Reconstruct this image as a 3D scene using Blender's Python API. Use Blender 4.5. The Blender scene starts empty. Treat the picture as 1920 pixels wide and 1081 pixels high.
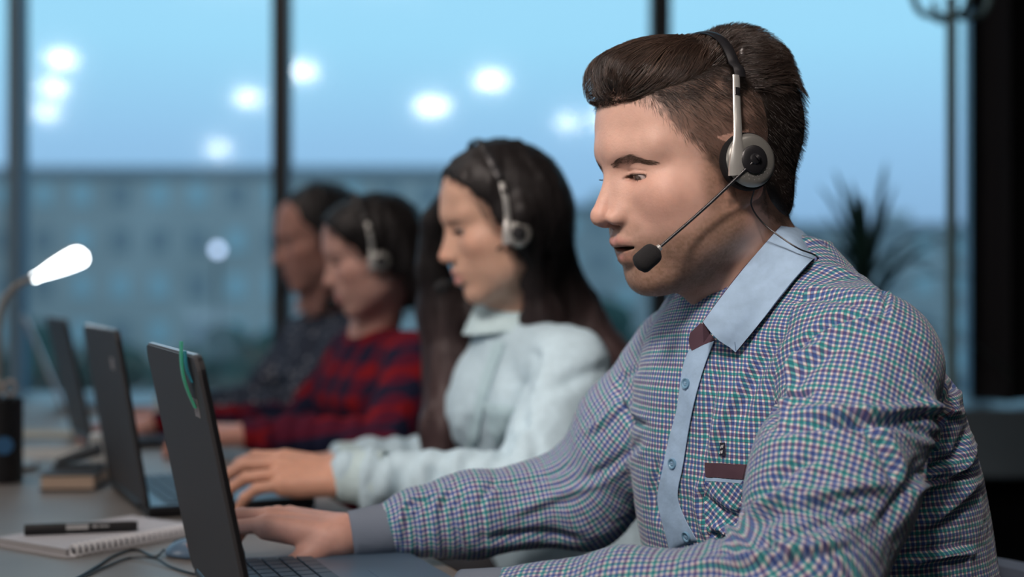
import bpy, bmesh, math, random
import numpy as np
from mathutils import Vector, Matrix
from mathutils.bvhtree import BVHTree
C = bpy.context.scene.collection
SC = bpy.context.scene
R = math.radians
PI = math.pi

# ------------------------------------------------------------------ camera
FPX = 2667.0
CAMZ = 1.053
cam_d = bpy.data.cameras.new('camera'); cam = bpy.data.objects.new('camera', cam_d); C.objects.link(cam)
cam.location = (0, 0, CAMZ); cam.rotation_euler = (R(90), 0, 0)
cam_d.sensor_width = 36.0; cam_d.lens = 50.0
cam_d.dof.use_dof = True; cam_d.dof.focus_distance = 1.37; cam_d.dof.aperture_fstop = 2.3
cam_d.clip_start = 0.05; cam_d.clip_end = 600
SC.camera = cam
SC.view_settings.view_transform = 'Standard'; SC.view_settings.look = 'None'
SC.view_settings.gamma = 1.0; SC.view_settings.use_curve_mapping = False
SC.view_settings.exposure = 0.0

# ------------------------------------------------------------------ world: dusk sky, brighter cyan above, bluer near the horizon
w = bpy.data.worlds.new('dusk_sky'); SC.world = w; w.use_nodes = True
nt = w.node_tree; nt.nodes.clear()
wo = nt.nodes.new('ShaderNodeOutputWorld'); bg = nt.nodes.new('ShaderNodeBackground')
tc = nt.nodes.new('ShaderNodeTexCoord'); sx = nt.nodes.new('ShaderNodeSeparateXYZ')
cr = nt.nodes.new('ShaderNodeValToRGB')
nt.links.new(tc.outputs['Generated'], sx.inputs[0]); nt.links.new(sx.outputs['Z'], cr.inputs[0])
e = cr.color_ramp.elements
e[0].position = 0.0; e[0].color = (0.235, 0.37, 0.55, 1)
e[1].position = 1.0; e[1].color = (0.25, 0.42, 0.62, 1)
for p_, c_ in ((0.05, (0.255, 0.44, 0.68, 1)), (0.10, (0.29, 0.52, 0.78, 1)), (0.17, (0.335, 0.665, 0.90, 1)), (0.28, (0.36, 0.70, 0.93, 1))):
    x_ = e.new(p_); x_.color = c_
nt.links.new(cr.outputs[0], bg.inputs[0]); bg.inputs[1].default_value = 1.27
nt.links.new(bg.outputs[0], wo.inputs[0])

# ------------------------------------------------------------------ added ceiling key and fill lights (area light below each added luminaire)
def area_light(name, loc, rot, sx_, sy_, power, col):
    l = bpy.data.lights.new(name, 'AREA'); l.shape = 'RECTANGLE'; l.size = sx_; l.size_y = sy_; l.energy = power; l.color = col
    o = bpy.data.objects.new(name, l); C.objects.link(o); o.location = loc; o.rotation_euler = rot
    return o
CEIL = 3.4
WARM = (1.0, 0.87, 0.80)
KEYS = [((-1.5, -0.62, CEIL-0.10), 1.7, 0.6, 44.0, WARM), ((0.9, 0.3, CEIL-0.10), 1.2, 0.6, 7.0, WARM),
        ((-1.6, 2.5, CEIL-0.10), 0.9, 0.6, 17.0, WARM)]
for k_, (l_, a_, b_, p_, c_) in enumerate(KEYS):
    area_light('added_ceiling_light', l_, (0, 0, 0), a_, b_, p_, c_)

# added light panel on a stand, out of view at the left; lights the faces
PANEL = np.array([-4.5, .15, 2.2]); _aim = np.array([.15, 1.5, 1.05])-PANEL
area_light('added_panel_light', PANEL, Vector(_aim).to_track_quat('-Z', 'Y').to_euler(), 1.0, 1.2, 26.0, (1.0, .88, .80))
# added unseen ceiling spotlights that brighten the man in front and the women
SPOTS = []
for _loc, _aim2, _en, _sz, _lb in (((-.75, -1.15, CEIL-.14), (.16, 1.36, 1.16), 400, 21.5, 'added black ceiling spotlight out of view, aimed at the man in front'), ((-1.3, -.35, CEIL-.14), (.02, 2.16, 1.14), 310, 24.5, 'added black ceiling spotlight out of view, aimed at the two women')):
    _loc = np.array(_loc); _aim2 = np.array(_aim2)
    _sl = bpy.data.lights.new('spotlight', 'SPOT'); _sl.energy = _en; _sl.color = (1.0, .87, .81); _sl.spot_size = R(_sz); _sl.spot_blend = 1.0; _sl.shadow_soft_size = .22
    _so = bpy.data.objects.new('spotlight', _sl); C.objects.link(_so); _so.location = _loc; _so.rotation_euler = Vector(_aim2-_loc).to_track_quat('-Z', 'Y').to_euler()
    SPOTS.append((_loc, _aim2, _lb))
# ------------------------------------------------------------------ helpers: px -> world at a depth, tagging
def at(px, py, d):
    return np.array([(px-960)/FPX*d, d, CAMZ+(540.5-py)/FPX*d])
def to_px(P):
    P = np.asarray(P); return 960+P[..., 0]/P[..., 1]*FPX, 540.5-(P[..., 2]-CAMZ)/P[..., 1]*FPX

def tag(o, label=None, cat=None, group=None, kind=None):
    if label: o['label'] = label
    if cat: o['category'] = cat
    if group: o['group'] = group
    if kind: o['kind'] = kind
    return o
def empty(name, loc, label=None, cat=None, group=None):
    o = bpy.data.objects.new(name, None); C.objects.link(o); o.location = Vector(loc); o.empty_display_size = .05
    return tag(o, label, cat, group)

def mesh_np(name, V, F, mat, parent=None, smooth=True, uv=None, col=None, colname='Col', mats=None, fmat=None):
    """V (n,3) world coords; F (m,4) or (m,3) int array or list of such; stored relative to the root parent"""
    V = np.asarray(V, dtype=np.float64)
    if not isinstance(F, list): F = [F]
    F = [np.asarray(f, dtype=np.int32) for f in F if len(f)]
    me = bpy.data.meshes.new(name)
    off = np.zeros(3)
    q = parent
    if parent is not None:
        while q is not None:
            off += np.array(q.location); q = q.parent
    V = V-off
    me.vertices.add(len(V)); me.vertices.foreach_set('co', V.astype(np.float32).ravel())
    nl = sum(f.size for f in F); nf = sum(len(f) for f in F)
    me.loops.add(nl); me.polygons.add(nf)
    li = np.concatenate([f.ravel() for f in F])
    tot = np.concatenate([np.full(len(f), f.shape[1], dtype=np.int32) for f in F])
    st = np.concatenate([[0], np.cumsum(tot)[:-1]]).astype(np.int32)
    me.loops.foreach_set('vertex_index', li)
    me.polygons.foreach_set('loop_start', st); me.polygons.foreach_set('loop_total', tot)
    me.polygons.foreach_set('use_smooth', np.full(nf, smooth, dtype=bool))
    for m in (mats or [mat]): me.materials.append(m)
    if fmat is not None: me.polygons.foreach_set('material_index', np.asarray(fmat, dtype=np.int32))
    if uv is not None:
        ul = me.uv_layers.new(name='UVMap'); ul.data.foreach_set('uv', np.asarray(uv, dtype=np.float32).ravel())
    if col is not None:
        a = me.color_attributes.new(colname, 'FLOAT_COLOR', 'POINT')
        c4 = np.ones((len(V), 4), dtype=np.float32); c4[:, :col.shape[1]] = col; a.data.foreach_set('color', c4.ravel())
    me.update(calc_edges=True); me.validate()
    o = bpy.data.objects.new(name, me); C.objects.link(o)
    if parent is not None: o.parent = parent
    return o

# ------------------------------------------------------------------ signed distance modelling
def length(a): return np.sqrt((a*a).sum(-1))
def ell(P, c, r, Rm=None):
    q = P-np.asarray(c, dtype=np.float32)
    if Rm is not None: q = q@np.asarray(Rm, dtype=np.float32)
    r = np.asarray(r, dtype=np.float32)
    k0 = length(q/r); k1 = length(q/(r*r))+1e-9
    return k0*(k0-1)/k1
def sph(P, c, r): return length(P-np.asarray(c, dtype=np.float32))-r
def cap(P, a, b, r1, r2=None):
    r2 = r1 if r2 is None else r2
    a = np.asarray(a, dtype=np.float32); b = np.asarray(b, dtype=np.float32)
    ba = b-a; h = np.clip(((P-a)@ba)/float(ba@ba+1e-12), 0, 1)
    return length(P-a-h[:, None]*ba)-(r1+(r2-r1)*h)
def chain(P, pts, rs, k=0.0):
    d = None
    for i in range(len(pts)-1):
        e_ = cap(P, pts[i], pts[i+1], rs[i], rs[i+1])
        d = e_ if d is None else (smin(d, e_, k) if k else np.minimum(d, e_))
    return d
def smin(a, b, k):
    h = np.clip(0.5+0.5*(b-a)/k, 0, 1); return b+(a-b)*h-k*h*(1-h)
def smax(a, b, k): return -smin(-a, -b, k)
def sub(a, b, k): return smax(a, -b, k)
def rotx(a): return np.array(Matrix.Rotation(R(a), 3, 'X'))
def roty(a): return np.array(Matrix.Rotation(R(a), 3, 'Y'))
def rotz(a): return np.array(Matrix.Rotation(R(a), 3, 'Z'))
def sstep(x, a, b):
    t = np.clip((x-a)/(b-a), 0, 1); return t*t*(3-2*t)

def surf(f, lo, hi, h, B=8, margin=1.0):
    """surface nets of the zero set of f; returns verts, quads"""
    lo = np.asarray(lo, float); hi = np.asarray(hi, float)
    nb = np.ceil((hi-lo)/(h*B)).astype(int); n = nb*B
    g = np.stack(np.meshgrid(*[np.arange(k) for k in nb], indexing='ij'), -1).reshape(-1, 3)
    cen = (lo+(g*B+(B-1)/2)*h).astype(np.float32)
    dc = np.concatenate([f(cen[i:i+200000]) for i in range(0, len(cen), 200000)])
    act = np.abs(dc) < h*B*0.87*1.35*margin+h
    D = np.empty(tuple(n), dtype=np.float32)
    D6 = D.reshape(nb[0], B, nb[1], B, nb[2], B)
    D6[...] = np.where(dc > 0, 1.0, -1.0).astype(np.float32).reshape(nb[0], 1, nb[1], 1, nb[2], 1)
    loc = np.stack(np.meshgrid(*[np.arange(B)]*3, indexing='ij'), -1).reshape(-1, 3)
    ids = np.nonzero(act)[0]
    for i in range(0, len(ids), 600):
        s_ = ids[i:i+600]
        P = (lo+(g[s_][:, None, :]*B+loc[None])*h).astype(np.float32).reshape(-1, 3)
        d = f(P).reshape(len(s_), B, B, B)
        gs = g[s_]
        D6[gs[:, 0], :, gs[:, 1], :, gs[:, 2], :] = d
    S = D < 0
    S8 = S.astype(np.uint8)
    c = S8[:-1, :-1, :-1]+S8[1:, :-1, :-1]+S8[:-1, 1:, :-1]+S8[1:, 1:, :-1]+S8[:-1, :-1, 1:]+S8[1:, :-1, 1:]+S8[:-1, 1:, 1:]+S8[1:, 1:, 1:]
    cells = np.argwhere((c > 0) & (c < 8))
    idx = np.full(c.shape, -1, dtype=np.int32); idx[cells[:, 0], cells[:, 1], cells[:, 2]] = np.arange(len(cells))
    acc = np.zeros((len(cells), 3)); cnt = np.zeros(len(cells))
    corners = [(a, b, q) for a in (0, 1) for b in (0, 1) for q in (0, 1)]
    for a in corners:
        for ax in range(3):
            if a[ax]: continue
            b = list(a); b[ax] = 1
            pa = cells+np.array(a); pb = cells+np.array(b)
            da = D[pa[:, 0], pa[:, 1], pa[:, 2]]; db = D[pb[:, 0], pb[:, 1], pb[:, 2]]
            m = (da < 0) != (db < 0)
            t = np.where(m, da/np.where(m, da-db, 1), 0)
            p = np.array(a, float)[None]+t[:, None]*np.eye(3)[ax]
            acc[m] += p[m]; cnt[m] += 1
    V = lo+(cells+acc/cnt[:, None])*h
    Q = []
    for ax in range(3):
        sl0 = [slice(None)]*3; sl1 = [slice(None)]*3
        sl0[ax] = slice(0, -1); sl1[ax] = slice(1, None)
        A = S[tuple(sl0)]; Bm = S[tuple(sl1)]
        ed = np.argwhere(A != Bm)
        u, v = [(1, 2), (2, 0), (0, 1)][ax]
        ok = (ed[:, u] > 0) & (ed[:, v] > 0) & (ed[:, u] < c.shape[u]) & (ed[:, v] < c.shape[v])
        ed = ed[ok]; inside = A[ed[:, 0], ed[:, 1], ed[:, 2]]
        def ci(du, dv):
            q = ed.copy(); q[:, u] -= du; q[:, v] -= dv; return idx[q[:, 0], q[:, 1], q[:, 2]]
        q = np.stack([ci(1, 1), ci(0, 1), ci(0, 0), ci(1, 0)], -1)
        q[~inside] = q[~inside][:, ::-1]
        Q.append(q)
    Q = np.concatenate(Q); Q = Q[(Q >= 0).all(1)]
    return V, Q

def vnormals(V, Q):
    n = np.zeros_like(V)
    fn = np.cross(V[Q[:, 2]]-V[Q[:, 0]], V[Q[:, 3 % Q.shape[1]]]-V[Q[:, 1]]) if Q.shape[1] == 4 else np.cross(V[Q[:, 1]]-V[Q[:, 0]], V[Q[:, 2]]-V[Q[:, 0]])
    for k in range(Q.shape[1]):
        for a in range(3): n[:, a] += np.bincount(Q[:, k], fn[:, a], len(V))
    return n/(length(n)[:, None]+1e-20)
def smoothv(V, Q, it=1, lam=.5):
    for _ in range(it):
        s = np.zeros_like(V); cn = np.zeros(len(V))
        for k in range(4):
            a = Q[:, k]; b = Q[:, (k+1) % 4]
            for ax in range(3): s[:, ax] += np.bincount(a, V[b, ax], len(V))+np.bincount(b, V[a, ax], len(V))
            cn += np.bincount(a, minlength=len(V))+np.bincount(b, minlength=len(V))
        V = V*(1-lam)+lam*s/np.maximum(cn, 1)[:, None]
    return V

# value noise on points (numpy)
def vnoise(P, sc, seed=0):
    P = np.asarray(P, float)*sc
    i = np.floor(P).astype(np.int64); f = P-i; f = f*f*(3-2*f)
    out = 0
    for dx in (0, 1):
        for dy in (0, 1):
            for dz in (0, 1):
                h = ((i[:, 0]+dx)*374761393+(i[:, 1]+dy)*668265263+(i[:, 2]+dz)*2147483647+seed*144269) & 0x7fffffff
                h = ((h ^ (h >> 13))*1274126177) & 0x7fffffff
                h = ((h ^ (h >> 16)) & 0xffff)/65535.0
                wgt = (f[:, 0] if dx else 1-f[:, 0])*(f[:, 1] if dy else 1-f[:, 1])*(f[:, 2] if dz else 1-f[:, 2])
                out = out+h*wgt
    return out*2-1

# ------------------------------------------------------------------ simple builders
class MB:
    def __init__(s): s.V = []; s.F4 = []; s.F3 = []; s.n = 0
    def add(s, V, F):
        V = np.asarray(V, float); F = np.asarray(F, dtype=np.int32)
        s.V.append(V)
        (s.F4 if F.shape[1] == 4 else s.F3).append(F+s.n); s.n += len(V)
    def box(s, c, d, Rm=None, bev=0.0):
        bm = bmesh.new(); bmesh.ops.create_cube(bm, size=1)
        for v in bm.verts: v.co = Vector((v.co.x*d[0], v.co.y*d[1], v.co.z*d[2]))
        if bev > 0: bmesh.ops.bevel(bm, geom=bm.edges[:], offset=bev, segments=2, affect='EDGES', profile=.5)
        bmesh.ops.triangulate(bm, faces=[f for f in bm.faces if len(f.verts) > 4])
        V = np.array([v.co[:] for v in bm.verts])
        if Rm is not None: V = V@np.asarray(Rm).T
        V = V+np.asarray(c)
        f4 = [[v.index for v in f.verts] for f in bm.faces if len(f.verts) == 4]
        f3 = [[v.index for v in f.verts] for f in bm.faces if len(f.verts) == 3]
        bm.free()
        s.V.append(V)
        if f4: s.F4.append(np.array(f4)+s.n)
        if f3: s.F3.append(np.array(f3)+s.n)
        s.n += len(V); return s
    def tube(s, pts, r, n=10, caps=True, flat=None, ref=(0, 0, 1)):
        pts = np.asarray(pts, float); m = len(pts); r = np.broadcast_to(np.asarray(r, float), (m,))
        T = np.gradient(pts, axis=0); T /= length(T)[:, None]+1e-12
        N = np.zeros_like(pts); up = np.asarray(ref, float)
        if abs(T[0]@up) > .95: up = np.array([1., 0, 0])
        nn = up-T[0]*(up@T[0]); nn /= np.linalg.norm(nn)
        for i in range(m):
            nn = nn-T[i]*(nn@T[i]); nn /= np.linalg.norm(nn)+1e-12; N[i] = nn
        Bn = np.cross(T, N)
        a = np.arange(n)/n*2*PI
        fl = flat if flat is not None else 1.0
        V = pts[:, None]+r[:, None, None]*(np.cos(a)[None, :, None]*N[:, None]*fl+np.sin(a)[None, :, None]*Bn[:, None])
        i = np.arange(m-1)[:, None]*n; j = np.arange(n)[None]; j2 = (j+1) % n
        F = np.stack([i+j, i+j2, i+n+j2, i+n+j], -1).reshape(-1, 4)
        V = V.reshape(-1, 3)
        if caps:
            k = len(V); V = np.vstack([V, pts[0], pts[-1]])
            jj = np.arange(n)
            s.V.append(V); s.F4.append(F+s.n)
            s.F3.append(np.stack([np.full(n, k), (jj+1) % n, jj], -1)+s.n)
            s.F3.append(np.stack([np.full(n, k+1), (m-1)*n+jj, (m-1)*n+(jj+1) % n], -1)+s.n)
            s.n += len(V)
        else: s.add(V, F)
        return s
    def lathe(s, prof, c, Rm=None, n=32):
        """prof: list of (r, h) along local z"""
        prof = np.asarray(prof, float); m = len(prof); a = np.arange(n)/n*2*PI
        V = np.stack([prof[:, 0][:, None]*np.cos(a), prof[:, 0][:, None]*np.sin(a), np.repeat(prof[:, 1][:, None], n, 1)], -1).reshape(-1, 3)
        if Rm is not None: V = V@np.asarray(Rm).T
        V = V+np.asarray(c)
        i = np.arange(m-1)[:, None]*n; j = np.arange(n)[None]; j2 = (j+1) % n
        s.add(V, np.stack([i+j, i+j2, i+n+j2, i+n+j], -1).reshape(-1, 4)); return s
    def grid(s, G, thick=0.0):
        """G (m,n,3) sheet; with thickness gives a closed slab"""
        G = np.asarray(G, float); m, n = G.shape[:2]
        i = np.arange(m-1)[:, None]*n; j = np.arange(n-1)[None]
        F = np.stack([i+j, i+j+1, i+n+j+1, i+n+j], -1).reshape(-1, 4)
        if not thick: s.add(G.reshape(-1, 3), F); return s
        V = G.reshape(-1, 3); N = vnormals(V, F)
        V2 = V-N*thick; k = m*n
        per = np.concatenate([np.arange(n), np.arange(1, m)*n+n-1, (m-1)*n+np.arange(n-2, -1, -1), np.arange(m-2, 0, -1)*n])
        p2 = np.roll(per, -1)
        side = np.stack([per, per+k, p2+k, p2], -1)
        s.add(np.vstack([V, V2]), np.vstack([F, F[:, ::-1]+k, side])); return s
    def build(s, name, mat, parent=None, smooth=False, **kw):
        F = []
        if s.F4: F.append(np.vstack(s.F4))
        if s.F3: F.append(np.vstack(s.F3))
        o = mesh_np(name, np.vstack(s.V), F, mat, parent, smooth, **kw)
        if smooth: autosmooth(o)
        return o
def autosmooth(o, ang=40):
    me = o.data
    bm = bmesh.new(); bm.from_mesh(me)
    for ed in bm.edges:
        if len(ed.link_faces) == 2 and ed.calc_face_angle(0) > R(ang): ed.smooth = False
    bm.to_mesh(me); bm.free()

def bez(pts, n=24):
    """Catmull-Rom through the points"""
    P = np.asarray(pts, float); m = len(P)
    Q = np.vstack([2*P[0]-P[1], P, 2*P[-1]-P[-2]])
    out = []
    for i in range(m-1):
        p0, p1, p2, p3 = Q[i:i+4]
        k = max(2, n//(m-1)); t = np.linspace(0, 1, k, endpoint=(i == m-2))[:, None]
        out.append(.5*((2*p1)+(-p0+p2)*t+(2*p0-5*p1+4*p2-p3)*t**2+(-p0+3*p1-3*p2+p3)*t**3))
    return np.vstack(out)

# ------------------------------------------------------------------ materials
def mat(name, col=(.5, .5, .5), rough=.5, metal=0.0, emit=None, estr=0.0, spec=.5, sheen=0.0, coat=0.0, noise=None, bump=None, sss=0.0):
    m = bpy.data.materials.new(name); m.use_nodes = True
    n = m.node_tree; b = n.nodes['Principled BSDF']
    b.inputs['Base Color'].default_value = (*col, 1); b.inputs['Roughness'].default_value = rough
    b.inputs['Metallic'].default_value = metal; b.inputs['Specular IOR Level'].default_value = spec
    b.inputs['Sheen Weight'].default_value = sheen; b.inputs['Coat Weight'].default_value = coat
    if sss: b.inputs['Subsurface Weight'].default_value = sss
    if emit: b.inputs['Emission Color'].default_value = (*emit, 1); b.inputs['Emission Strength'].default_value = estr
    if noise:   # (scale, amount)
        tx = n.nodes.new('ShaderNodeTexNoise'); tx.inputs['Scale'].default_value = noise[0]; tx.inputs['Detail'].default_value = 4
        tcn = n.nodes.new('ShaderNodeTexCoord'); n.links.new(tcn.outputs['Object'], tx.inputs['Vector'])
        mr = n.nodes.new('ShaderNodeMapRange'); mr.inputs['From Min'].default_value = .3; mr.inputs['From Max'].default_value = .7
        mr.inputs['To Min'].default_value = 1-noise[1]; mr.inputs['To Max'].default_value = 1+noise[1]
        n.links.new(tx.outputs['Fac'], mr.inputs['Value'])
        vm = n.nodes.new('ShaderNodeVectorMath'); vm.operation = 'SCALE'; vm.inputs[0].default_value = col
        n.links.new(mr.outputs[0], vm.inputs['Scale']); n.links.new(vm.outputs[0], b.inputs['Base Color'])
    if bump:    # (scale, strength, distance)
        tx = n.nodes.new('ShaderNodeTexNoise'); tx.inputs['Scale'].default_value = bump[0]; tx.inputs['Detail'].default_value = 3
        tcn = n.nodes.new('ShaderNodeTexCoord'); n.links.new(tcn.outputs['Object'], tx.inputs['Vector'])
        bp = n.nodes.new('ShaderNodeBump'); bp.inputs['Strength'].default_value = bump[1]; bp.inputs['Distance'].default_value = bump[2]
        n.links.new(tx.outputs['Fac'], bp.inputs['Height']); n.links.new(bp.outputs[0], b.inputs['Normal'])
    return m

def mat_vcol(name, rough=.5, sss=0.0, bumps=(), spec=.4, sheen=0.0, noise=None, aniso=0.0):
    m = mat(name, rough=rough, spec=spec, sheen=sheen, sss=sss); n = m.node_tree; b = n.nodes['Principled BSDF']
    a = n.nodes.new('ShaderNodeVertexColor'); a.layer_name = 'Col'
    src = a.outputs['Color']
    tcn = n.nodes.new('ShaderNodeTexCoord')
    if noise:
        tx = n.nodes.new('ShaderNodeTexNoise'); tx.inputs['Scale'].default_value = noise[0]; tx.inputs['Detail'].default_value = 5
        n.links.new(tcn.outputs['Object'], tx.inputs['Vector'])
        mr = n.nodes.new('ShaderNodeMapRange'); mr.inputs['From Min'].default_value = .3; mr.inputs['From Max'].default_value = .7
        mr.inputs['To Min'].default_value = 1-noise[1]; mr.inputs['To Max'].default_value = 1+noise[1]
        n.links.new(tx.outputs['Fac'], mr.inputs['Value'])
        vm = n.nodes.new('ShaderNodeVectorMath'); vm.operation = 'SCALE'
        n.links.new(src, vm.inputs[0]); n.links.new(mr.outputs[0], vm.inputs['Scale']); src = vm.outputs[0]
    n.links.new(src, b.inputs['Base Color'])
    if sss:
        b.inputs['Subsurface Radius'].default_value = (1.0, .35, .2); b.inputs['Subsurface Scale'].default_value = .006
    last = None
    for sc_, st_, ds_ in bumps:
        tx = n.nodes.new('ShaderNodeTexNoise'); tx.inputs['Scale'].default_value = sc_; tx.inputs['Detail'].default_value = 3
        n.links.new(tcn.outputs['Object'], tx.inputs['Vector'])
        bp = n.nodes.new('ShaderNodeBump'); bp.inputs['Strength'].default_value = st_; bp.inputs['Distance'].default_value = ds_
        n.links.new(tx.outputs['Fac'], bp.inputs['Height'])
        if last: n.links.new(last, bp.inputs['Normal'])
        last = bp.outputs[0]
    if last: n.links.new(last, b.inputs['Normal'])
    return m
# ------------------------------------------------------------------ heads
class Head:
    """head frame: x forward, y to the person's left, z up, origin midway between the ear canals"""
    def __init__(s, O, yaw, pitch, roll=0, scale=1.0, fem=0.0, **kw):
        s.O = np.asarray(O, float); s.scale = scale; s.fem = fem
        s.Rm = rotz(180+yaw)@roty(pitch)@rotx(roll)
        s.k = kw
    def loc(s, P): return ((P-s.O.astype(np.float32))@s.Rm.astype(np.float32))/np.float32(s.scale)
    def wor(s, p): return s.O+s.scale*(np.asarray(p, float)@s.Rm.T)
    def wdir(s, v): return np.asarray(v, float)@s.Rm.T

def head_sdf(P, fem=0.0, nose=1.0, mouth_open=1.0, eyeopen=1.0, jaw=1.0, jo=0.0):
    """P in the head frame"""
    x, y, z = P[:, 0], P[:, 1], P[:, 2]
    A = P.copy(); A[:, 1] = np.abs(y)
    d = ell(P, (-.002, 0, .046), (.0955, .0765, .082))
    d = smin(d, ell(P, (.028, 0, .060), (.0635, .062, .062)), .02)
    d = smin(d, ell(P, (.046, 0, -.018), (.0535-.002*fem, .060-.004*fem, .074)), .03)
    jw = (.051-.006*fem)*jaw
    d = smin(d, cap(A, (.010, jw, -.050), (.076-.006*jo, .015-.004*fem, -.082), .016-.003*fem, .016-.002*fem), .032)
    d = smin(d, ell(A, (.030, .040-.003*fem, -.034), (.046, .023, .042)), .03)
    d = smin(d, ell(P, (.072-.001*jo, 0, -.044), (.0330, .030, .026)), .022)
    d = smin(d, ell(P, (.085-.002*fem-.0050*jo, 0, -.087), (.0165, .019-.005*fem, .0145)), .020)
    d = smin(d, ell(A, (.052, .0475, -.012), (.024, .0150, .015)), .024)
    # brow ridge, sockets
    d = smin(d, cap(A, (.0865-.001*fem, .010, .0405), (.0690, .046, .0395), .0100-.002*fem, .0085-.001*fem), .018)
    d = smin(d, ell(P, (.0790, 0, .046), (.016, .016, .014)), .02)
    d = sub(d, ell(A, (.1015, .031, .0180), (.0150, .0185, .0115)), .014)
    d = smin(d, ell(A, (.071, .040, -.006), (.012, .016, .012)), .02)
    # lids
    ex, ey, ez = .0748, .0290, .0168
    d = smin(d, sph(A, (ex, ey, ez), .0136), .004)
    # upper lid crease and lower lid crease
    cr = A-np.array([ex, ey, ez], dtype=np.float32)
    rr = length(cr); el = np.arctan2(cr[:, 2], cr[:, 0]+1e-6); az = np.arctan2(cr[:, 1], cr[:, 0]+1e-6)
    near = np.exp(-((rr-.014)/.004)**2)*(np.abs(az) < 1.1)
    d = d+.0012*near*np.exp(-((el-(.34-.12*az*az))/.075)**2)
    d = d+.0005*near*np.exp(-((el+(.85-.20*az*az))/.14)**2)
    # nose
    n_ = nose
    d = smin(d, cap(P, (.0900, 0, .026), (.090+.0275*n_, 0, -.0135), .0062, .0080), .011)
    d = smin(d, cap(A, (.086, .005, .010), (.088+.012*n_, .010, -.014), .0075, .0085), .012)
    d = smin(d, ell(P, (.0885+.0300*n_, 0, -.0175), (.0090, .0092-.001*fem, .0086)), .006)
    d = smin(d, ell(A, (.0855+.0185*n_, .0125-.0012*fem, -.0205), (.0130, .0068, .0080)), .004)
    d = smin(d, cap(P, (.0885+.0270*n_, 0, -.0240), (.100, 0, -.0290), .0040, .0050), .005)
    d = d+.0016*np.exp(-(length(A-np.array([.0855+.0085*n_, .0185, -.0195], dtype=np.float32))/.0045)**2)
    d = sub(d, ell((A-np.array([.0885+.0205*n_, .0068, -.0278], dtype=np.float32))@rotz(-18).astype(np.float32), (0, 0, 0), (.0072, .0034, .0052)), .002)
    # nasolabial soft fold
    d = d+.0012*np.exp(-(cap(A, (.088, .022, -.018), (.082, .035, -.046), 0)/.005)**2)
    # lips
    f = 1+.12*fem
    up = chain(A, [(.1050, 0, -.0452), (.1040, .006, -.0438), (.0970, .0165, -.0465), (.0895, .0245, -.0505)], [.0056*f, .0062*f, .0050*f, .0018])
    mo = mouth_open
    lo_ = chain(A, [(.1035-.0055*jo, 0, -.0592-.001*mo-.003*jo), (.1020-.005*jo, .008, -.0585-.001*mo-.003*jo), (.0965-.003*jo, .0165, -.0555-.0005*mo-.0015*jo), (.0895, .0240, -.0512)], [.0072*f, .0070*f, .0054*f, .0018])
    d = smin(d, up, .0045)
    d = smin(d, lo_, .0045)
    d = d+.0012*np.exp(-(cap(P, (.110, 0, -.031), (.1125, 0, -.0395), 0)/.0030)**2)
    d = sub(d, ell(P, (.104, 0, -.0512-.0012*jo), (.020, .0205, .0007+.0019*mo)), .0018)
    d = smin(d, sph(P, (.070, 0, -.050), .020), .002)
    d = d+.0016*np.exp(-(cap(A, (.0990-.007*jo, 0, -.0720), (.092-.006*jo, .014, -.0710), 0)/.0055)**2)
    d = d+.0010*np.exp(-(length(A-np.array([.0885, .0270, -.0510], dtype=np.float32))/.004)**2)
    # lid opening
    o = eyeopen
    q = A-np.array([.0888, ey+.0005, ez-.0030], dtype=np.float32)
    q = q@rotx(-4).astype(np.float32)
    d = sub(d, ell(q, (0, 0, 0), (.0200, .0142, .0028*o)), .0014)
    # floor of the mouth
    d = smin(d, ell(P, (.044, 0, -.081+.004*fem), (.042, .036, .0235)), .02)
    # ear
    E = (A-np.array([-.006, .0735, .001], dtype=np.float32))@(rotz(-24)@roty(-10)).astype(np.float32)
    ear = ell(E, (0, 0, .002), (.0175, .0050, .0310))
    ear = smin(ear, ell(E, (.004, .001, -.024), (.0100, .0050, .0120)), .008)
    ear = sub(ear, ell(E, (.003, .0055, .002), (.0115, .0050, .0200)), .003)
    ear = smin(ear, ell(E, (.0125, .002, -.004), (.004, .004, .007)), .004)
    d = smin(d, ear, .005)
    return d

def eye_parts(H, parent, sidey, gaze=(1, 0, -.35), iris=(.16, .13, .10), res=24):
    """eyeball with iris and pupil, a child part of the body"""
    c = H.wor((.0748, sidey*.0290, .0168)); r = .01305*H.scale
    bm = bmesh.new(); bmesh.ops.create_uvsphere(bm, u_segments=res*2, v_segments=res, radius=1)
    V = np.array([v.co[:] for v in bm.verts]); F4 = np.array([[v.index for v in f.verts] for f in bm.faces if len(f.verts) == 4]); F3 = np.array([[v.index for v in f.verts] for f in bm.faces if len(f.verts) == 3]); bm.free()
    g = np.array(gaze, float); g[1] *= 1; g /= np.linalg.norm(g)
    ang = np.degrees(np.arccos(np.clip(V@g, -1, 1)))
    col = np.tile(np.array([.66, .60, .57]), (len(V), 1))
    col[ang < 30] = (.09, .07, .06); col[ang < 27] = iris; col[ang < 11] = (.005, .005, .005)
    V = V+g*np.clip((32-ang)/32, 0, 1)[:, None]*.06
    return mesh_np('eye', c+r*(V@H.Rm.T), [F4, F3], EYE_MAT, parent, col=col)

EYE_MAT = mat_vcol('eye', rough=.12, spec=.6)
SKIN_MAT = mat_vcol('skin', rough=.50, sss=.12, spec=.35, bumps=((420, .22, .0012), (1400, .12, .0006)), noise=(55, .05))
HAIR_MAT = mat_vcol('hair', rough=.36, spec=.6)
SOFTHAIR_MAT = mat_vcol('soft_hair', rough=.65, spec=.25)
LONGHAIR_MAT = mat_vcol('long_hair', rough=.50, spec=.30)

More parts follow.
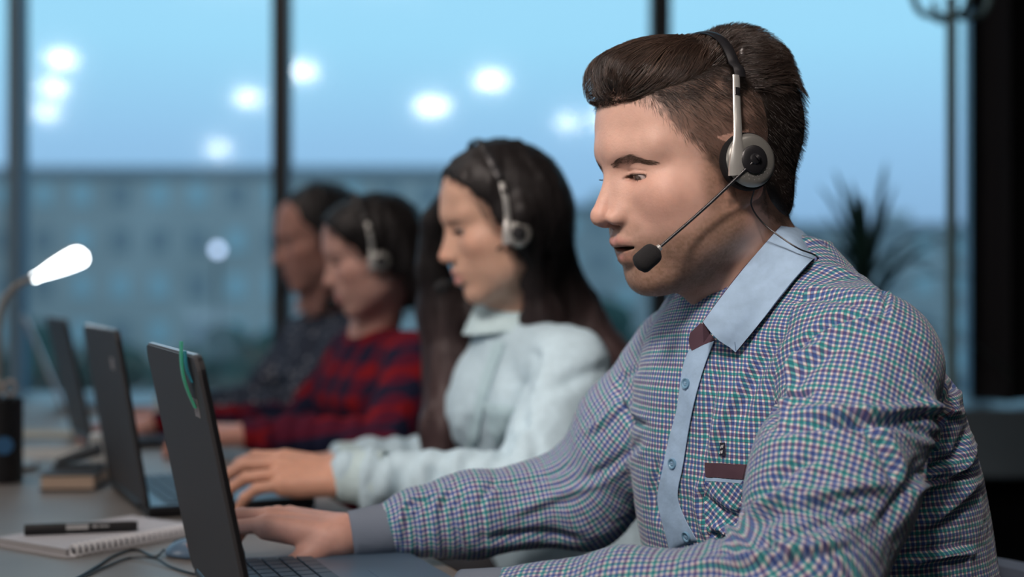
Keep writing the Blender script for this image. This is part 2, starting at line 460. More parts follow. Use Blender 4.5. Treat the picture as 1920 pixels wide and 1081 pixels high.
# ------------------------------------------------------------------ hands
def frame_from(f, up):
    f = np.asarray(f, float); f /= np.linalg.norm(f)
    u = np.asarray(up, float); u = u-f*(u@f); u /= np.linalg.norm(u)
    return f, u
def hand_prims(W, f, up, thumb_side, curl=(.45, .5, .55, .6), spread=.10, s=1.0, thumb=(.6, .5), tcurl=.3, tdrop=.30):
    """round cones of a relaxed hand. W wrist, f along the palm, up = back of the hand, thumb_side = +1/-1 along cross(up, f)"""
    f, u = frame_from(f, up); sd = np.cross(u, f)*thumb_side
    W = np.asarray(W, float); G = []
    knx = [.092, .095, .090, .081]; kny = [.030, .009, -.012, -.031]; L = [(.043, .026, .022), (.047, .030, .023), (.044, .028, .023), (.034, .021, .020)]
    fr = [.0092, .0094, .0089, .0080]
    for i in range(4):
        k = W+s*(f*knx[i]+sd*kny[i]+u*(.006-.003*abs(i-1)))
        b = W+s*(f*.012+sd*kny[i]*.55)
        G.append(('palm', b, k, .0150*s, .0112*s))
        G.append(('palm', b-u*.006*s, k-u*.008*s, .0125*s, .0095*s))
        a = -.05+curl[i]*.45; p = k; yaw_ = (1.5-i)*spread
        df = f*math.cos(yaw_)+sd*math.sin(yaw_)
        for j in range(3):
            q = p+s*L[i][j]*(df*math.cos(a)-u*math.sin(a))
            G.append(('f%d' % i, p, q, fr[i]*s*(1-.07*j), fr[i]*s*(.94-.09*j)))
            p = q; a += curl[i]*(1.0 if j == 0 else .7)
    G.append(('palm', W+s*(f*.02-sd*.014), W+s*(f*.062-sd*.024-u*.006), .0155*s, .0135*s))
    # thumb: leaves the side of the palm near its base
    tb = W+s*(f*.022+sd*.020-u*.006)
    t1 = tb+s*.044*(f*math.cos(thumb[0])+sd*math.sin(thumb[0])-u*tdrop)
    t2 = t1+s*.034*(f*math.cos(thumb[1])+sd*math.sin(thumb[1])-u*.15)
    t3 = t2+s*.027*(f*math.cos(thumb[1]-tcurl)+sd*math.sin(thumb[1]-tcurl)-u*.20)
    G += [('palm', tb, t1, .0165*s, .0118*s), ('t', t1, t2, .0112*s, .0098*s), ('t', t2, t3, .0100*s, .0080*s)]
    return G
def hand_sdf(P, G, blend=.009):
    groups = {}
    for g, a, b, r1, r2 in G:
        e_ = cap(P, a, b, r1, r2)
        groups[g] = e_ if g not in groups else smin(groups[g], e_, .008 if g == 'palm' else .0035)
    d = groups.pop('palm')
    fs = None
    for g in groups:
        fs = groups[g] if fs is None else np.minimum(fs, groups[g])
    return smin(d, fs, blend*.55)
def hand_tips(G):
    out = []
    for g in ('t', 'f0', 'f1', 'f2', 'f3'):
        q = [x for x in G if x[0] == g][-1]; out.append((q[2], q[2]-q[1], q[4]))
    return out

def strands(roots, dirs, lens, n=5, r=.0003, tones=None, curve=None, seed=1):
    """thin three sided tapering hairs; roots (m,3), dirs (m,3) unit, curve (m,3) bend; or a ready path array roots (m,n,3)"""
    roots = np.asarray(roots, float)
    if roots.ndim == 2:
        t = np.linspace(0, 1, n)[None, :, None]
        Pth = roots[:, None]+dirs[:, None]*lens[:, None, None]*t
        if curve is not None: Pth = Pth+curve[:, None]*lens[:, None, None]*t*t
    else: Pth = roots; n = Pth.shape[1]
    m = len(Pth)
    T = np.gradient(Pth, axis=1); T /= length(T)[..., None]+1e-12
    rf = np.random.RandomState(seed).normal(size=(m, 1, 3))
    N = np.cross(T, rf); N /= length(N)[..., None]+1e-12; Bn = np.cross(T, N)
    taper = np.linspace(1, .25, n)**.7
    rr = (np.broadcast_to(np.asarray(r), (m,))[:, None]*taper[None])[..., None]
    V = np.stack([Pth+rr*(math.cos(a)*N+math.sin(a)*Bn) for a in (0, 2.094, 4.189)], 2)   # m,n,3,3
    base = (np.arange(m)*n*3)[:, None, None]; i = (np.arange(n-1)*3)[None, :, None]; j = np.arange(3)[None, None]; j2 = (j+1) % 3
    F = np.stack(np.broadcast_arrays(base+i+j, base+i+j2, base+i+3+j2, base+i+3+j), -1).reshape(-1, 4)
    V = V.reshape(-1, 3)
    col = None
    if tones is not None: col = np.repeat(tones, n*3, axis=0)
    return V, F, col

def flow_paths(P0, fieldf, H=None, step=.003, n=12, off=.0, push=None):
    """integrate strands through a direction field; H keeps them around a surface (signed distance)"""
    path = [P0.copy()]; p = P0.copy()
    for k in range(n-1):
        d = fieldf(p, k/(n-1)); d /= length(d)[:, None]+1e-12
        p = p+d*(step[:, None] if isinstance(step, np.ndarray) else step)
        if H is not None:
            e_ = .002; h0 = H(p)
            g = np.stack([H(p+np.eye(3)[a]*e_)-h0 for a in range(3)], -1)/e_
            g /= length(g)[:, None]+1e-9
            o = off(k/(n-1)) if callable(off) else off
            dd = h0-o
            p = p-g*(dd*np.where(dd < 0, .8, .45))[:, None]
        path.append(p.copy())
    return np.stack(path, 1)
# ------------------------------------------------------------------ the man in front
rng = np.random.RandomState(7)
MAN = empty('person', (.30, 1.47, .45), 'man in a blue and teal checked shirt typing at the nearest laptop', 'person', 'headset wearers at the desk')
def from_tip(px, py, d, yaw, pitch, sc, roll=0):
    H = Head((0, 0, 0), yaw, pitch, roll, sc); tip = at(px, py, d); H.O = tip-H.wor((.1265, 0, -.0175)); return H
H1 = from_tip(1112, 411, 1.388, 24, 13.5, 1.0)
NK0 = H1.wor((-.022, 0, -.030)); 
NECK_B = np.array([.268, 1.475, 1.04])
MRS = (.200, 1.600, .965); MRE = (.085, 1.655, .812); MRW = (-.180, 1.602, .776)
MLS = (.332, 1.325, .980); MLE = (.235, 1.185, .785); MLW = (-.035, 1.285, .768)
def neck_sdf(P, H, nb, r1=.054, r2=.060, fem=0):
    a = H.wor((-.018, 0, -.035))
    L = H.loc(P); A = L.copy(); A[:, 1] = np.abs(A[:, 1])
    d = cap(P, a, nb, r1*H.scale, r2*H.scale)
    nbl = ((nb-H.O)@H.Rm)/H.scale
    st = nbl+np.array([.045, 0, -.01]); st[1] = .012
    if not fem: d = smin(d, cap(A, (-.018, .058, -.022), st, .012, .008)*H.scale, .02)
    d = smin(d, cap(L, (.012, 0, -.062), nbl*.9+np.array([.028-.022*fem, 0, 0]), .038-.008*fem, .036-.004*fem)*H.scale, .03)
    if not fem: d = smin(d, ell(L, nbl*.45+np.array([.052, 0, -.047]), (.014, .012, .018))*H.scale, .012)
    return d
def man_head(P):
    L = H1.loc(P)
    return smin(head_sdf(L, mouth_open=.9, eyeopen=1.0, jo=1.0), neck_sdf(P, H1, NECK_B), .022)
lo = np.array([.02, 1.30, 1.02]); hi = np.array([.36, 1.60, 1.325])
V, Q = surf(man_head, lo, hi, .0012)
V = smoothv(V, Q, 1, .3)

def skin_cols(L, V, base, stub=None, lipc=(.50, .19, .185), fem=0, seed=0, jo=0.0, eo=1.0, liner=.0008, linea=.60):
    A = L.copy(); A[:, 1] = np.abs(A[:, 1])
    c = np.tile(np.array(base, float), (len(L), 1))
    c *= (1+.05*vnoise(V, 60, seed)+.03*vnoise(V, 200, seed+1))[:, None]
    def blend(m, col):
        m = np.clip(m, 0, 1)[:, None]; c[:] = c*(1-m)+np.array(col)*m
    red = np.array(base)*np.array([1.04, .82, .78])
    blend(.65*np.exp(-(length(A-np.array([.068, .045, -.012]))/.024)**2), red)
    blend(.40*np.exp(-(length(A-np.array([.118, 0, -.014]))/.017)**2), red)
    blend(.8*np.exp(-(length(A-np.array([-.008, .076, -.010]))/.030)**2)*(A[:, 1] > .068), red*np.array([1., .82, .8]))
    blend(.4*np.exp(-(((A[:, 0]-.082)/.012)**2+((A[:, 1]-.030)/.014)**2+((A[:, 2]-.010)/.006)**2)), np.array(base)*np.array([.82, .70, .70]))
    up = chain(A, [(.1060, 0, -.0450), (.1050, .006, -.0435), (.0980, .0165, -.0465), (.0900, .0245, -.0505)], [.0042, .0050, .0044, .0014])
    lw = chain(A, [(.1045-.0055*jo, 0, -.0585-.003*jo), (.1035-.005*jo, .008, -.0580-.003*jo), (.0975-.003*jo, .0165, -.0550-.0015*jo), (.0900, .0240, -.0510)], [.0064, .0060, .0046, .0014])
    blend(sstep(-np.minimum(up, lw), -.0022, .0012), lipc)
    inner = ell(L, (.098, 0, -.0518), (.016, .0215, .0022)); blend(sstep(-inner, -.0006, .0006)*(L[:, 0] < .1005), (.06, .02, .018))
    # nostrils
    blend(sstep(-ell(A, (.109, .0065, -.0255), (.0060, .0028, .0040)), -.001, .001)*.6, (.12, .05, .04))
    q = A-np.array([.0888, .0295, .0138]); ee = ell(q@rotx(-4), (0, 0, 0), (.0200, .0142, .0028*eo))
    blend(linea*np.exp(-((ee-.0003)/liner)**2)*sstep(q[:, 2], -.0005, .0012)*(L[:, 0] > .06), (.09, .045, .035))
    blend(.30*np.exp(-((ee-.0003)/.0008)**2)*sstep(-q[:, 2], -.0005, .0012)*(L[:, 0] > .06), np.array(base)*np.array([.62, .42, .40]))
    return c, blend
L = (V-H1.O)@H1.Rm
BASE = (.60, .375, .295)
col, blend = skin_cols(L, V, BASE, jo=1.0, eo=1.0)
A = L.copy(); A[:, 1] = np.abs(A[:, 1])
# beard shadow: jaw, chin, upper lip
x, y, z = L[:, 0], A[:, 1], L[:, 2]
jawline = -.038+.55*(np.clip(.060-x, 0, .06))           # rises towards the ear
beard = sstep(jawline-z, -.006, .020)*sstep(z, -.128, -.098)*sstep(x+.45*(z+.05), -.012, .012)
must = sstep(-ell(A, (.100, .012, -.0345), (.016, .022, .009)), -.005, .004)
side = sstep(-ell(A, (.022, .068, -.020), (.018, .02, .045)), -.01, .008)
stub = np.clip(np.maximum(np.maximum(beard, must*.42), side*.9), 0, 1)*(1-.8*sstep(-np.minimum(chain(A, [(.108, 0, -.045), (.099, .0165, -.0465), (.090, .0245, -.0505)], [.003, .003, .001]), chain(A, [(.099, 0, -.0615), (.0945, .0165, -.0565), (.090, .024, -.051)], [.0055, .004, .001])), -.002, .001))
stub *= .90+.22*vnoise(V, 420, 5)+.08*vnoise(V, 130, 9)
blend(stub*.80, (.215, .130, .082))
# hair on the scalp: everything behind the hairline
def hairline(L):
    """signed: >0 where hair grows"""
    x, y, z = L[:, 0], np.abs(L[:, 1]), L[:, 2]
    front = z-(.094-.55*np.clip(y-.018, 0, 1)*(y < .2))+.0     # forehead hairline
    fh = np.minimum(.6*(z-.086)+.5*(.098-x), 1)               # top and front
    # temple line: hair edge x as a function of z, in front of the ear
    xe = np.interp(z, [-.035, -.02, .0, .02, .035, .050, .065, .080, .090, .100], [.014, .018, .024, .032, .042, .054, .062, .067, .076, .100])
    s_ = xe-x
    back = np.interp(x, [-.10, -.06, -.02, .0, .02], [-.085, -.075, -.045, -.030, -.030])
    return np.minimum(s_, (z-back)*1.0)
hl = hairline(L)
earmask = (A[:, 1] > .0745) & (np.abs(L[:, 0]+.010) < .030) & (L[:, 2] < .036)
sc = sstep(hl+.004*vnoise(V, 220, 3)+.003*vnoise(V, 90, 4), -.002, .009)*(~earmask)
blend(sc*.78, (.085, .055, .042))
# torso, arms and hands of the body, joined into the same mesh
def tors_body(P):
    d = cap(P, (.262, 1.475, 1.06), (.335, 1.50, .62), .060, .12)
    d = smin(d, cap(P, MLS, MRS, .050), .06)
    d = smin(d, cap(P, (.335, 1.50, .62), (.36, 1.51, .52), .13, .12), .05)
    for a, b, c_ in ((MLS, MLE, MLW), (MRS, MRE, MRW)):
        d = smin(d, chain(P, [a, b, c_], [.044, .030, .018]), .02)
    return d
Vt, Qt = surf(tors_body, (-.25, 1.05, .40), (.56, 1.76, 1.10), .012)
RH = hand_prims(MRW, (-.97, .08, .16), (.10, -.10, 1), 1, curl=(.66, .50, .50, .55), spread=.07, s=1.0, thumb=(.62, .25), tcurl=.15, tdrop=.75)
LH = hand_prims(MLW, (-.93, .30, -.05), (0, .1, 1), -1, curl=(.50, .45, .45, .5), s=1.0)
def arm_hand(G, E, W, r1=.026, r2=.0225):
    W = np.array(W); E = np.array(E)
    m = W+(E-W)*.45
    return lambda P: smin(hand_sdf(P, G), chain(P, [m, W+(E-W)*.04, W-(E-W)*.03], [r1, r2, .022]), .014)
def nails(G, V, col):
    """nail plates as a lighter patch on the back of each finger tip"""
    return col
parts_V = [V, Vt]; parts_Q = [Q, Qt+len(V)]; parts_c = [col, np.tile(np.array(BASE), (len(Vt), 1))]
for G, E_, W_ in ((RH, MRE, MRW), (LH, MLE, MLW)):
    fn = arm_hand(G, E_, W_)
    c0 = np.array(W_); allp = np.array([g[2] for g in G]+[c0, c0+(np.array(E_)-c0)*.45])
    Vh, Qh = surf(fn, allp.min(0)-.05, allp.max(0)+.05, .0018)
    Vh = smoothv(Vh, Qh, 1, .3)
    ch = np.tile(np.array(BASE)*np.array([.98, .86, .84]), (len(Vh), 1))*(1+.06*vnoise(Vh, 70, 2)+.04*vnoise(Vh, 250, 3))[:, None]
    for tip, dr, rr in hand_tips(G):
        ch = ch*(1-.35*np.exp(-(length(Vh-tip)/.012)**2)[:, None])+np.array([.62, .33, .28])*.35*np.exp(-(length(Vh-tip)/.012)**2)[:, None]
    n0 = sum(len(v) for v in parts_V)
    parts_V.append(Vh); parts_Q.append(Qh+n0); parts_c.append(ch)
body = mesh_np('body', np.vstack(parts_V), np.vstack(parts_Q), SKIN_MAT, MAN, col=np.vstack(parts_c))
for s_ in (1, -1): eye_parts(H1, body, s_, gaze=(1, .02, -.34), iris=(.13, .09, .065))

# brows and lashes
def surface_roots(V, N, mask, m, seed=0):
    r_ = np.random.RandomState(seed); ids = np.nonzero(mask)[0]
    k = r_.choice(ids, m, replace=True)
    return k, r_
Nh = vnormals(V, Q)
def brow_strands(H, V, Nh, L, tone, m=420, thick=.0045, seed=3, zoff=0.0, arch=.0065, side=1):
    y = L[:, 1]; out = []
    A = np.abs(y)
    zc = .0262+zoff+arch*np.clip((A-.010)/.022, 0, 1)-.009*np.clip((A-.032)/.020, 0, 1)
    th = thick*np.interp(A, [.008, .016, .034, .050, .055], [.75, 1.0, .75, .35, .1])
    mask = (A > .0085) & (A < .0525) & (np.abs(L[:, 2]-zc) < th) & (L[:, 0] > .05) & (y*side > 0)
    ids = np.nonzero(mask)[0]; r_ = np.random.RandomState(seed)
    k = r_.choice(ids, m)
    sg = np.sign(L[k, 1]); t = np.clip((np.abs(L[k, 1])-.010)/.04, 0, 1)
    up_ = np.where(L[k, 2] < zc[k], .55, -.15)*(1-t)+(-.25)*t
    dl = np.stack([-.25-.35*t, sg*(.55+.45*t), up_+.35*(1-t)], -1)+r_.normal(size=(m, 3))*.12
    n_ = Nh[k]; dw = dl@H.Rm.T; dw = dw-n_*((dw*n_).sum(-1))[:, None]; dw /= length(dw)[:, None]; dw = dw+n_*.18
    ln = r_.uniform(.0045, .0080, m)*(1-.3*t)
    tones = np.array(tone)*r_.uniform(.6, 1.3, (m, 1))
    return strands(V[k]-n_*.0003, dw, ln*H.scale, n=4, r=.00008*H.scale, tones=tones, curve=-n_*.12)
for s_ in (1, -1):
    v_, f_, c_ = brow_strands(H1, V, Nh, L, (.13, .085, .06), m=1900, thick=.0058, side=s_)
    mesh_np('eyebrow', v_, f_, SOFTHAIR_MAT, body, col=c_)
def lash_strands(H, tone, upper=True, m=60, seed=5, ln=.0065, eo=1.0, sides=(1, -1), rad=.00014):
    r_ = np.random.RandomState(seed); V_ = []
    pts = []; drs = []
    for sg in sides:
        t = r_.uniform(-1, 1, m); 
        a = t*.92
        zz = .0168-.0030+(.0029*eo*np.sqrt(1-.95*t*t) if upper else -.0029*eo*np.sqrt(1-.95*t*t))
        yy = .0295+.0128*t
        xx = .0748+np.sqrt(np.maximum(.0136**2-(yy-.0290)**2-(zz-.0168)**2, 1e-7))
        pts.append(np.stack([xx, sg*yy, zz], -1))
        drs.append(np.stack([1.0-.2*np.abs(t), sg*(t*.75+.2), np.full(m, -.28 if upper else -.65)], -1)+r_.normal(size=(m, 3))*.07)
    p = np.vstack(pts); d = np.vstack(drs); d /= length(d)[:, None]
    l_ = r_.uniform(.7, 1, len(p))*ln
    cv = np.tile(np.array([-.05, 0, .40 if upper else -.05]), (len(p), 1))
    return strands(H.wor(p), H.wdir(d), l_*H.scale, n=5, r=rad*H.scale, tones=np.array(tone)*np.ones((len(p), 1)), curve=H.wdir(cv))
for s_ in (1, -1):
    vu, fu, cu = lash_strands(H1, (.03, .02, .015), ln=.0065, eo=1.0, sides=(s_,))
    vl, fl, cl = lash_strands(H1, (.05, .03, .025), upper=False, m=24, ln=.003, eo=1.0, sides=(s_,))
    mesh_np('eyelashes', np.vstack([vu, vl]), np.vstack([fu, fl+len(vu)]), SOFTHAIR_MAT, body, col=np.vstack([cu, cl]))
# ------------------------------------------------------------------ the man's hair
def man_hair_vol(L):
    """signed distance of the long top hair, head frame"""
    d = ell(L, (.042, 0, .1115), (.0455, .050, .0285))
    d = smin(d, ell(L, (.071, .002, .113), (.018, .040, .022)), .008)
    d = smin(d, ell(L, (.066, 0, .103), (.020, .038, .016)), .008)
    d = smin(d, ell(L, (.018, .004, .107), (.060, .058, .0340)), .015)
    d = smin(d, ell(L, (-.056, 0, .094), (.058, .062, .0440)), .014)
    d = smin(d, ell(L, (-.062, 0, .045), (.064, .0700, .080)), .02)
    d = smin(d, ell(L, (-.060, 0, -.025), (.038, .054, .055)), .02)
    # dip where the headband presses
    d = d+.007*np.exp(-((L[:, 0]+.028+.0*L[:, 2])/.012)**2)*sstep(L[:, 2], .09, .12)
    # neat nape
    d = smax(d, -(L[:, 2]+.072+.15*(L[:, 0]+.09)), .02)
    return d
def hair_base(L):
    d = man_hair_vol(L)+.0015
    # keep behind the hairline, cut sides close to the skull in front of the ear
    cut = .0065-(L[:, 2]-np.interp(np.abs(L[:, 1]), [0, .03, .05, .07], [.081, .091, .098, .092]))*1.0
    front = np.where(L[:, 0] > -.030, cut, -1)
    d = smax(d, np.minimum(front, 1), .006)
    return d
def big_noise(L, N):
    return N
Vb, Qb = surf(lambda P: hair_base(H1.loc(P)), (.02, 1.30, 1.07), (.40, 1.62, 1.345), .0022)
Lb = (Vb-H1.O)@H1.Rm
Nb = vnormals(Vb, Qb)
# combed relief: ridges along the flow
u_ = Lb[:, 1]*1.0-.25*Lb[:, 0]+.5*Lb[:, 2]
amp = .0016*np.sin(u_*420+3*vnoise(Lb, 30, 2))+.0030*vnoise(Lb*np.array([.35, 1.6, 1.6]), 60, 8)
Vb = Vb+Nb*(amp*sstep(Lb[:, 2], .06, .09))[:, None]
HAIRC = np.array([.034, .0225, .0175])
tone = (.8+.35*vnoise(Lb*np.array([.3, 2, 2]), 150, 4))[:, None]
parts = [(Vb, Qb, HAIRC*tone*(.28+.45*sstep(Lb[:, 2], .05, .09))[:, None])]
# long combed strands
Nl = Nb@H1.Rm
topm = (Lb[:, 2] > .083) & (Lb[:, 0] > -.030)
r_ = np.random.RandomState(11)
ids = np.nonzero(topm)[0]; k = r_.choice(ids, 7000)
p0 = Lb[k]+Nl[k]*r_.uniform(-.001, .0020, (len(k), 1)); p0[:, 0] -= .020
jit = r_.normal(size=(len(k), 3))*.06
clump = np.stack([vnoise(p0*np.array([.3, 1, 1]), 38, s_) for s_ in (1, 2, 3)], -1)*.42
def top_field(p, t):
    f = np.tile(np.array([1.0, .0, -.10]), (len(p), 1))
    f[:, 1] = .30*np.sign(p[:, 1]+.012)*np.clip(np.abs(p[:, 1])/.03, 0, 1)
    f[:, 2] += -.45*sstep(np.abs(p[:, 1]), .02, .05)
    f[:, 2] += -.75*sstep(p[:, 0], .075, .105)
    return f+jit+clump
lens = r_.uniform(.0028, .0050, len(k))
P_ = flow_paths(p0, top_field, man_hair_vol, step=lens, n=14, off=lambda t: .0005+.0022*t)
P_ += (np.cumsum(r_.normal(size=P_.shape)*.00012, 1))
# strands may not hang below the hairline on the forehead
v1, f1, c1 = strands(H1.wor(P_.reshape(-1, 3)).reshape(P_.shape), None, None, r=r_.uniform(.00018, .00036, len(k)), tones=HAIRC*r_.uniform(.8, 2.0, (len(k), 1))*(1+1.1*np.clip(vnoise(P_[:, 0]*np.array([.25, 1, 1]), 110, 21), -.5, 1))[:, None]*np.array([1.08, 1, .92]))
parts.append((v1, f1, c1))
# crown: lifted, pointing up and back
m2 = (Lb[:, 2] > .070) & (Lb[:, 0] <= -.028)
ids = np.nonzero(m2)[0]; k = r_.choice(ids, 7500)
p0 = Lb[k]-Nl[k]*.004
cl2 = np.stack([vnoise(p0, 70, s_) for s_ in (4, 5, 6)], -1)*.75
jit2 = r_.normal(size=(len(k), 3))*.07
nk = Nl[k]
def crown_field(p, t):
    f = np.tile(np.array([-.9, .0, .45]), (len(p), 1))
    f[:, 2] -= 1.0*sstep(-p[:, 0], .075, .12)
    f[:, 1] += .5*np.sign(p[:, 1])*sstep(np.abs(p[:, 1]), .01, .05); f[:, 2] -= .6*sstep(np.abs(p[:, 1]), .035, .065)
    return f+nk*.1+cl2+jit2
P_ = flow_paths(p0, crown_field, man_hair_vol, step=r_.uniform(.0020, .0044, len(k)), n=10, off=lambda t: -.002+.0075*t**1.5)
v1, f1, c1 = strands(H1.wor(P_.reshape(-1, 3)).reshape(P_.shape), None, None, r=r_.uniform(.00018, .00032, len(k)), tones=HAIRC*r_.uniform(.7, 1.9, (len(k), 1)))
parts.append((v1, f1, c1))
# back and nape: short, standing off
m3 = (Lb[:, 2] <= .078) & (Lb[:, 0] < -.020)
ids = np.nonzero(m3)[0]; k = r_.choice(ids, 9000)
nk = Nl[k]; p0 = Lb[k]-nk*.003
dl = np.array([-.35, 0, -.75])+nk*.65+r_.normal(size=nk.shape)*.15; dl /= length(dl)[:, None]
tt = sstep(Lb[k, 2], -.07, .06)
v1, f1, c1 = strands(H1.wor(p0), H1.wdir(dl), (.005+.004*tt)*r_.uniform(.7, 1.2, len(k)), n=4, r=.00020, tones=HAIRC*r_.uniform(.25, .75, (len(k), 1)), curve=H1.wdir(np.tile(np.array([0, 0, -.25]), (len(k), 1))))
parts.append((v1, f1, c1))
# cropped sides on the skin
sdm = (hl > -.0015) & (~earmask) & (L[:, 0] > -.095) & (L[:, 2] < .110)
hid = man_hair_vol(L.astype(np.float32)) < -.004
sdm &= ~(hid & (L[:, 2] < .075) & (L[:, 0] < -.03))
k = r_.choice(np.nonzero(sdm)[0], 26000)
keep = r_.uniform(size=len(k)) < sstep(hl[k]+.0015, 0, .006)*.9+.1
k = k[keep]
nk = Nh[k]@H1.Rm
fl = np.stack([-.55+.35*sstep(L[k, 0], .02, .06), np.zeros(len(k)), -.80+.0*L[k, 0]], -1)
cl3 = np.stack([vnoise(L[k], 90, s_) for s_ in (14, 15, 16)], -1)*.30
fl = fl-nk*((fl*nk).sum(-1))[:, None]; fl /= length(fl)[:, None]
dl = fl+nk*.25+cl3+r_.normal(size=nk.shape)*.16; dl /= length(dl)[:, None]
ln = np.interp(L[k, 2], [-.03, .02, .06, .10], [.004, .007, .010, .013])*r_.uniform(.7, 1.2, len(k))
sidec = np.array([.10, .070, .054])
tn = sidec*(1-.55*sstep(-L[k, 0], -.02, .05)[:, None])*(1-.62*sstep(L[k, 2], .055, .092)[:, None])*r_.uniform(.6, 1.5, (len(k), 1))
v1, f1, c1 = strands(V[k]-Nh[k]*.0005, H1.wdir(dl), ln, n=4, r=.00010, tones=tn, curve=-Nh[k]*.15)
parts.append((v1, f1, c1))
# longer hair at the rim of the top, falling over the cropped sides
rm = (L[:, 2] > .070) & (L[:, 2] < .108) & (np.abs(L[:, 1]) > .034) & (L[:, 0] > -.045) & (L[:, 0] < .066) & (hl > .006)
k = r_.choice(np.nonzero(rm)[0], 5200); nk = Nh[k]@H1.Rm
fl = np.stack([-.55+.0*L[k, 0], np.zeros(len(k)), -.62+.0*L[k, 0]], -1); fl = fl-nk*((fl*nk).sum(-1))[:, None]; fl /= length(fl)[:, None]
cl4 = np.stack([vnoise(L[k], 60, s_) for s_ in (24, 25, 26)], -1)*.45
dl = fl+nk*.34+cl4+r_.normal(size=nk.shape)*.10; dl /= length(dl)[:, None]
v1, f1, c1 = strands(V[k]-Nh[k]*.0005, H1.wdir(dl), r_.uniform(.010, .022, len(k))*(.35+.65*sstep(L[k, 2], .070, .098)), n=6, r=.00015, tones=(HAIRC*.95+.012*(1-sstep(L[k, 2], .072, .095))[:, None])*r_.uniform(.7, 1.7, (len(k), 1)), curve=-Nh[k]*.30)
parts.append((v1, f1, c1))
# forehead edge wisps that fold over the hairline
def join(parts):
    Vs = []; Fs = []; Cs = []; n = 0
    for v, f, c in parts:
        Vs.append(v); Fs.append(f+n); Cs.append(c); n += len(v)
    return np.vstack(Vs), np.vstack(Fs), np.vstack(Cs)
Vj, Fj, Cj = join(parts)
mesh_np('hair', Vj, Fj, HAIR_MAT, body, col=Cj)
# stubble: very short hairs on jaw, chin and upper lip
k = r_.choice(np.nonzero(stub > .12)[0], 16000)
k = k[r_.uniform(size=len(k)) < stub[k]]
nk = Nh[k]; dw = H1.wdir(np.tile(np.array([.25, 0, -.9]), (len(k), 1)))+nk*.9+r_.normal(size=nk.shape)*.3; dw /= length(dw)[:, None]
v1, f1, c1 = strands(V[k]-nk*.0002, dw, r_.uniform(.0008, .0015, len(k)), n=2, r=.00006, tones=np.array([.17, .105, .07])*r_.uniform(.5, 1.6, (len(k), 1)))
mesh_np('stubble', v1, f1, SOFTHAIR_MAT, body, col=c1)['kind'] = 'stuff'
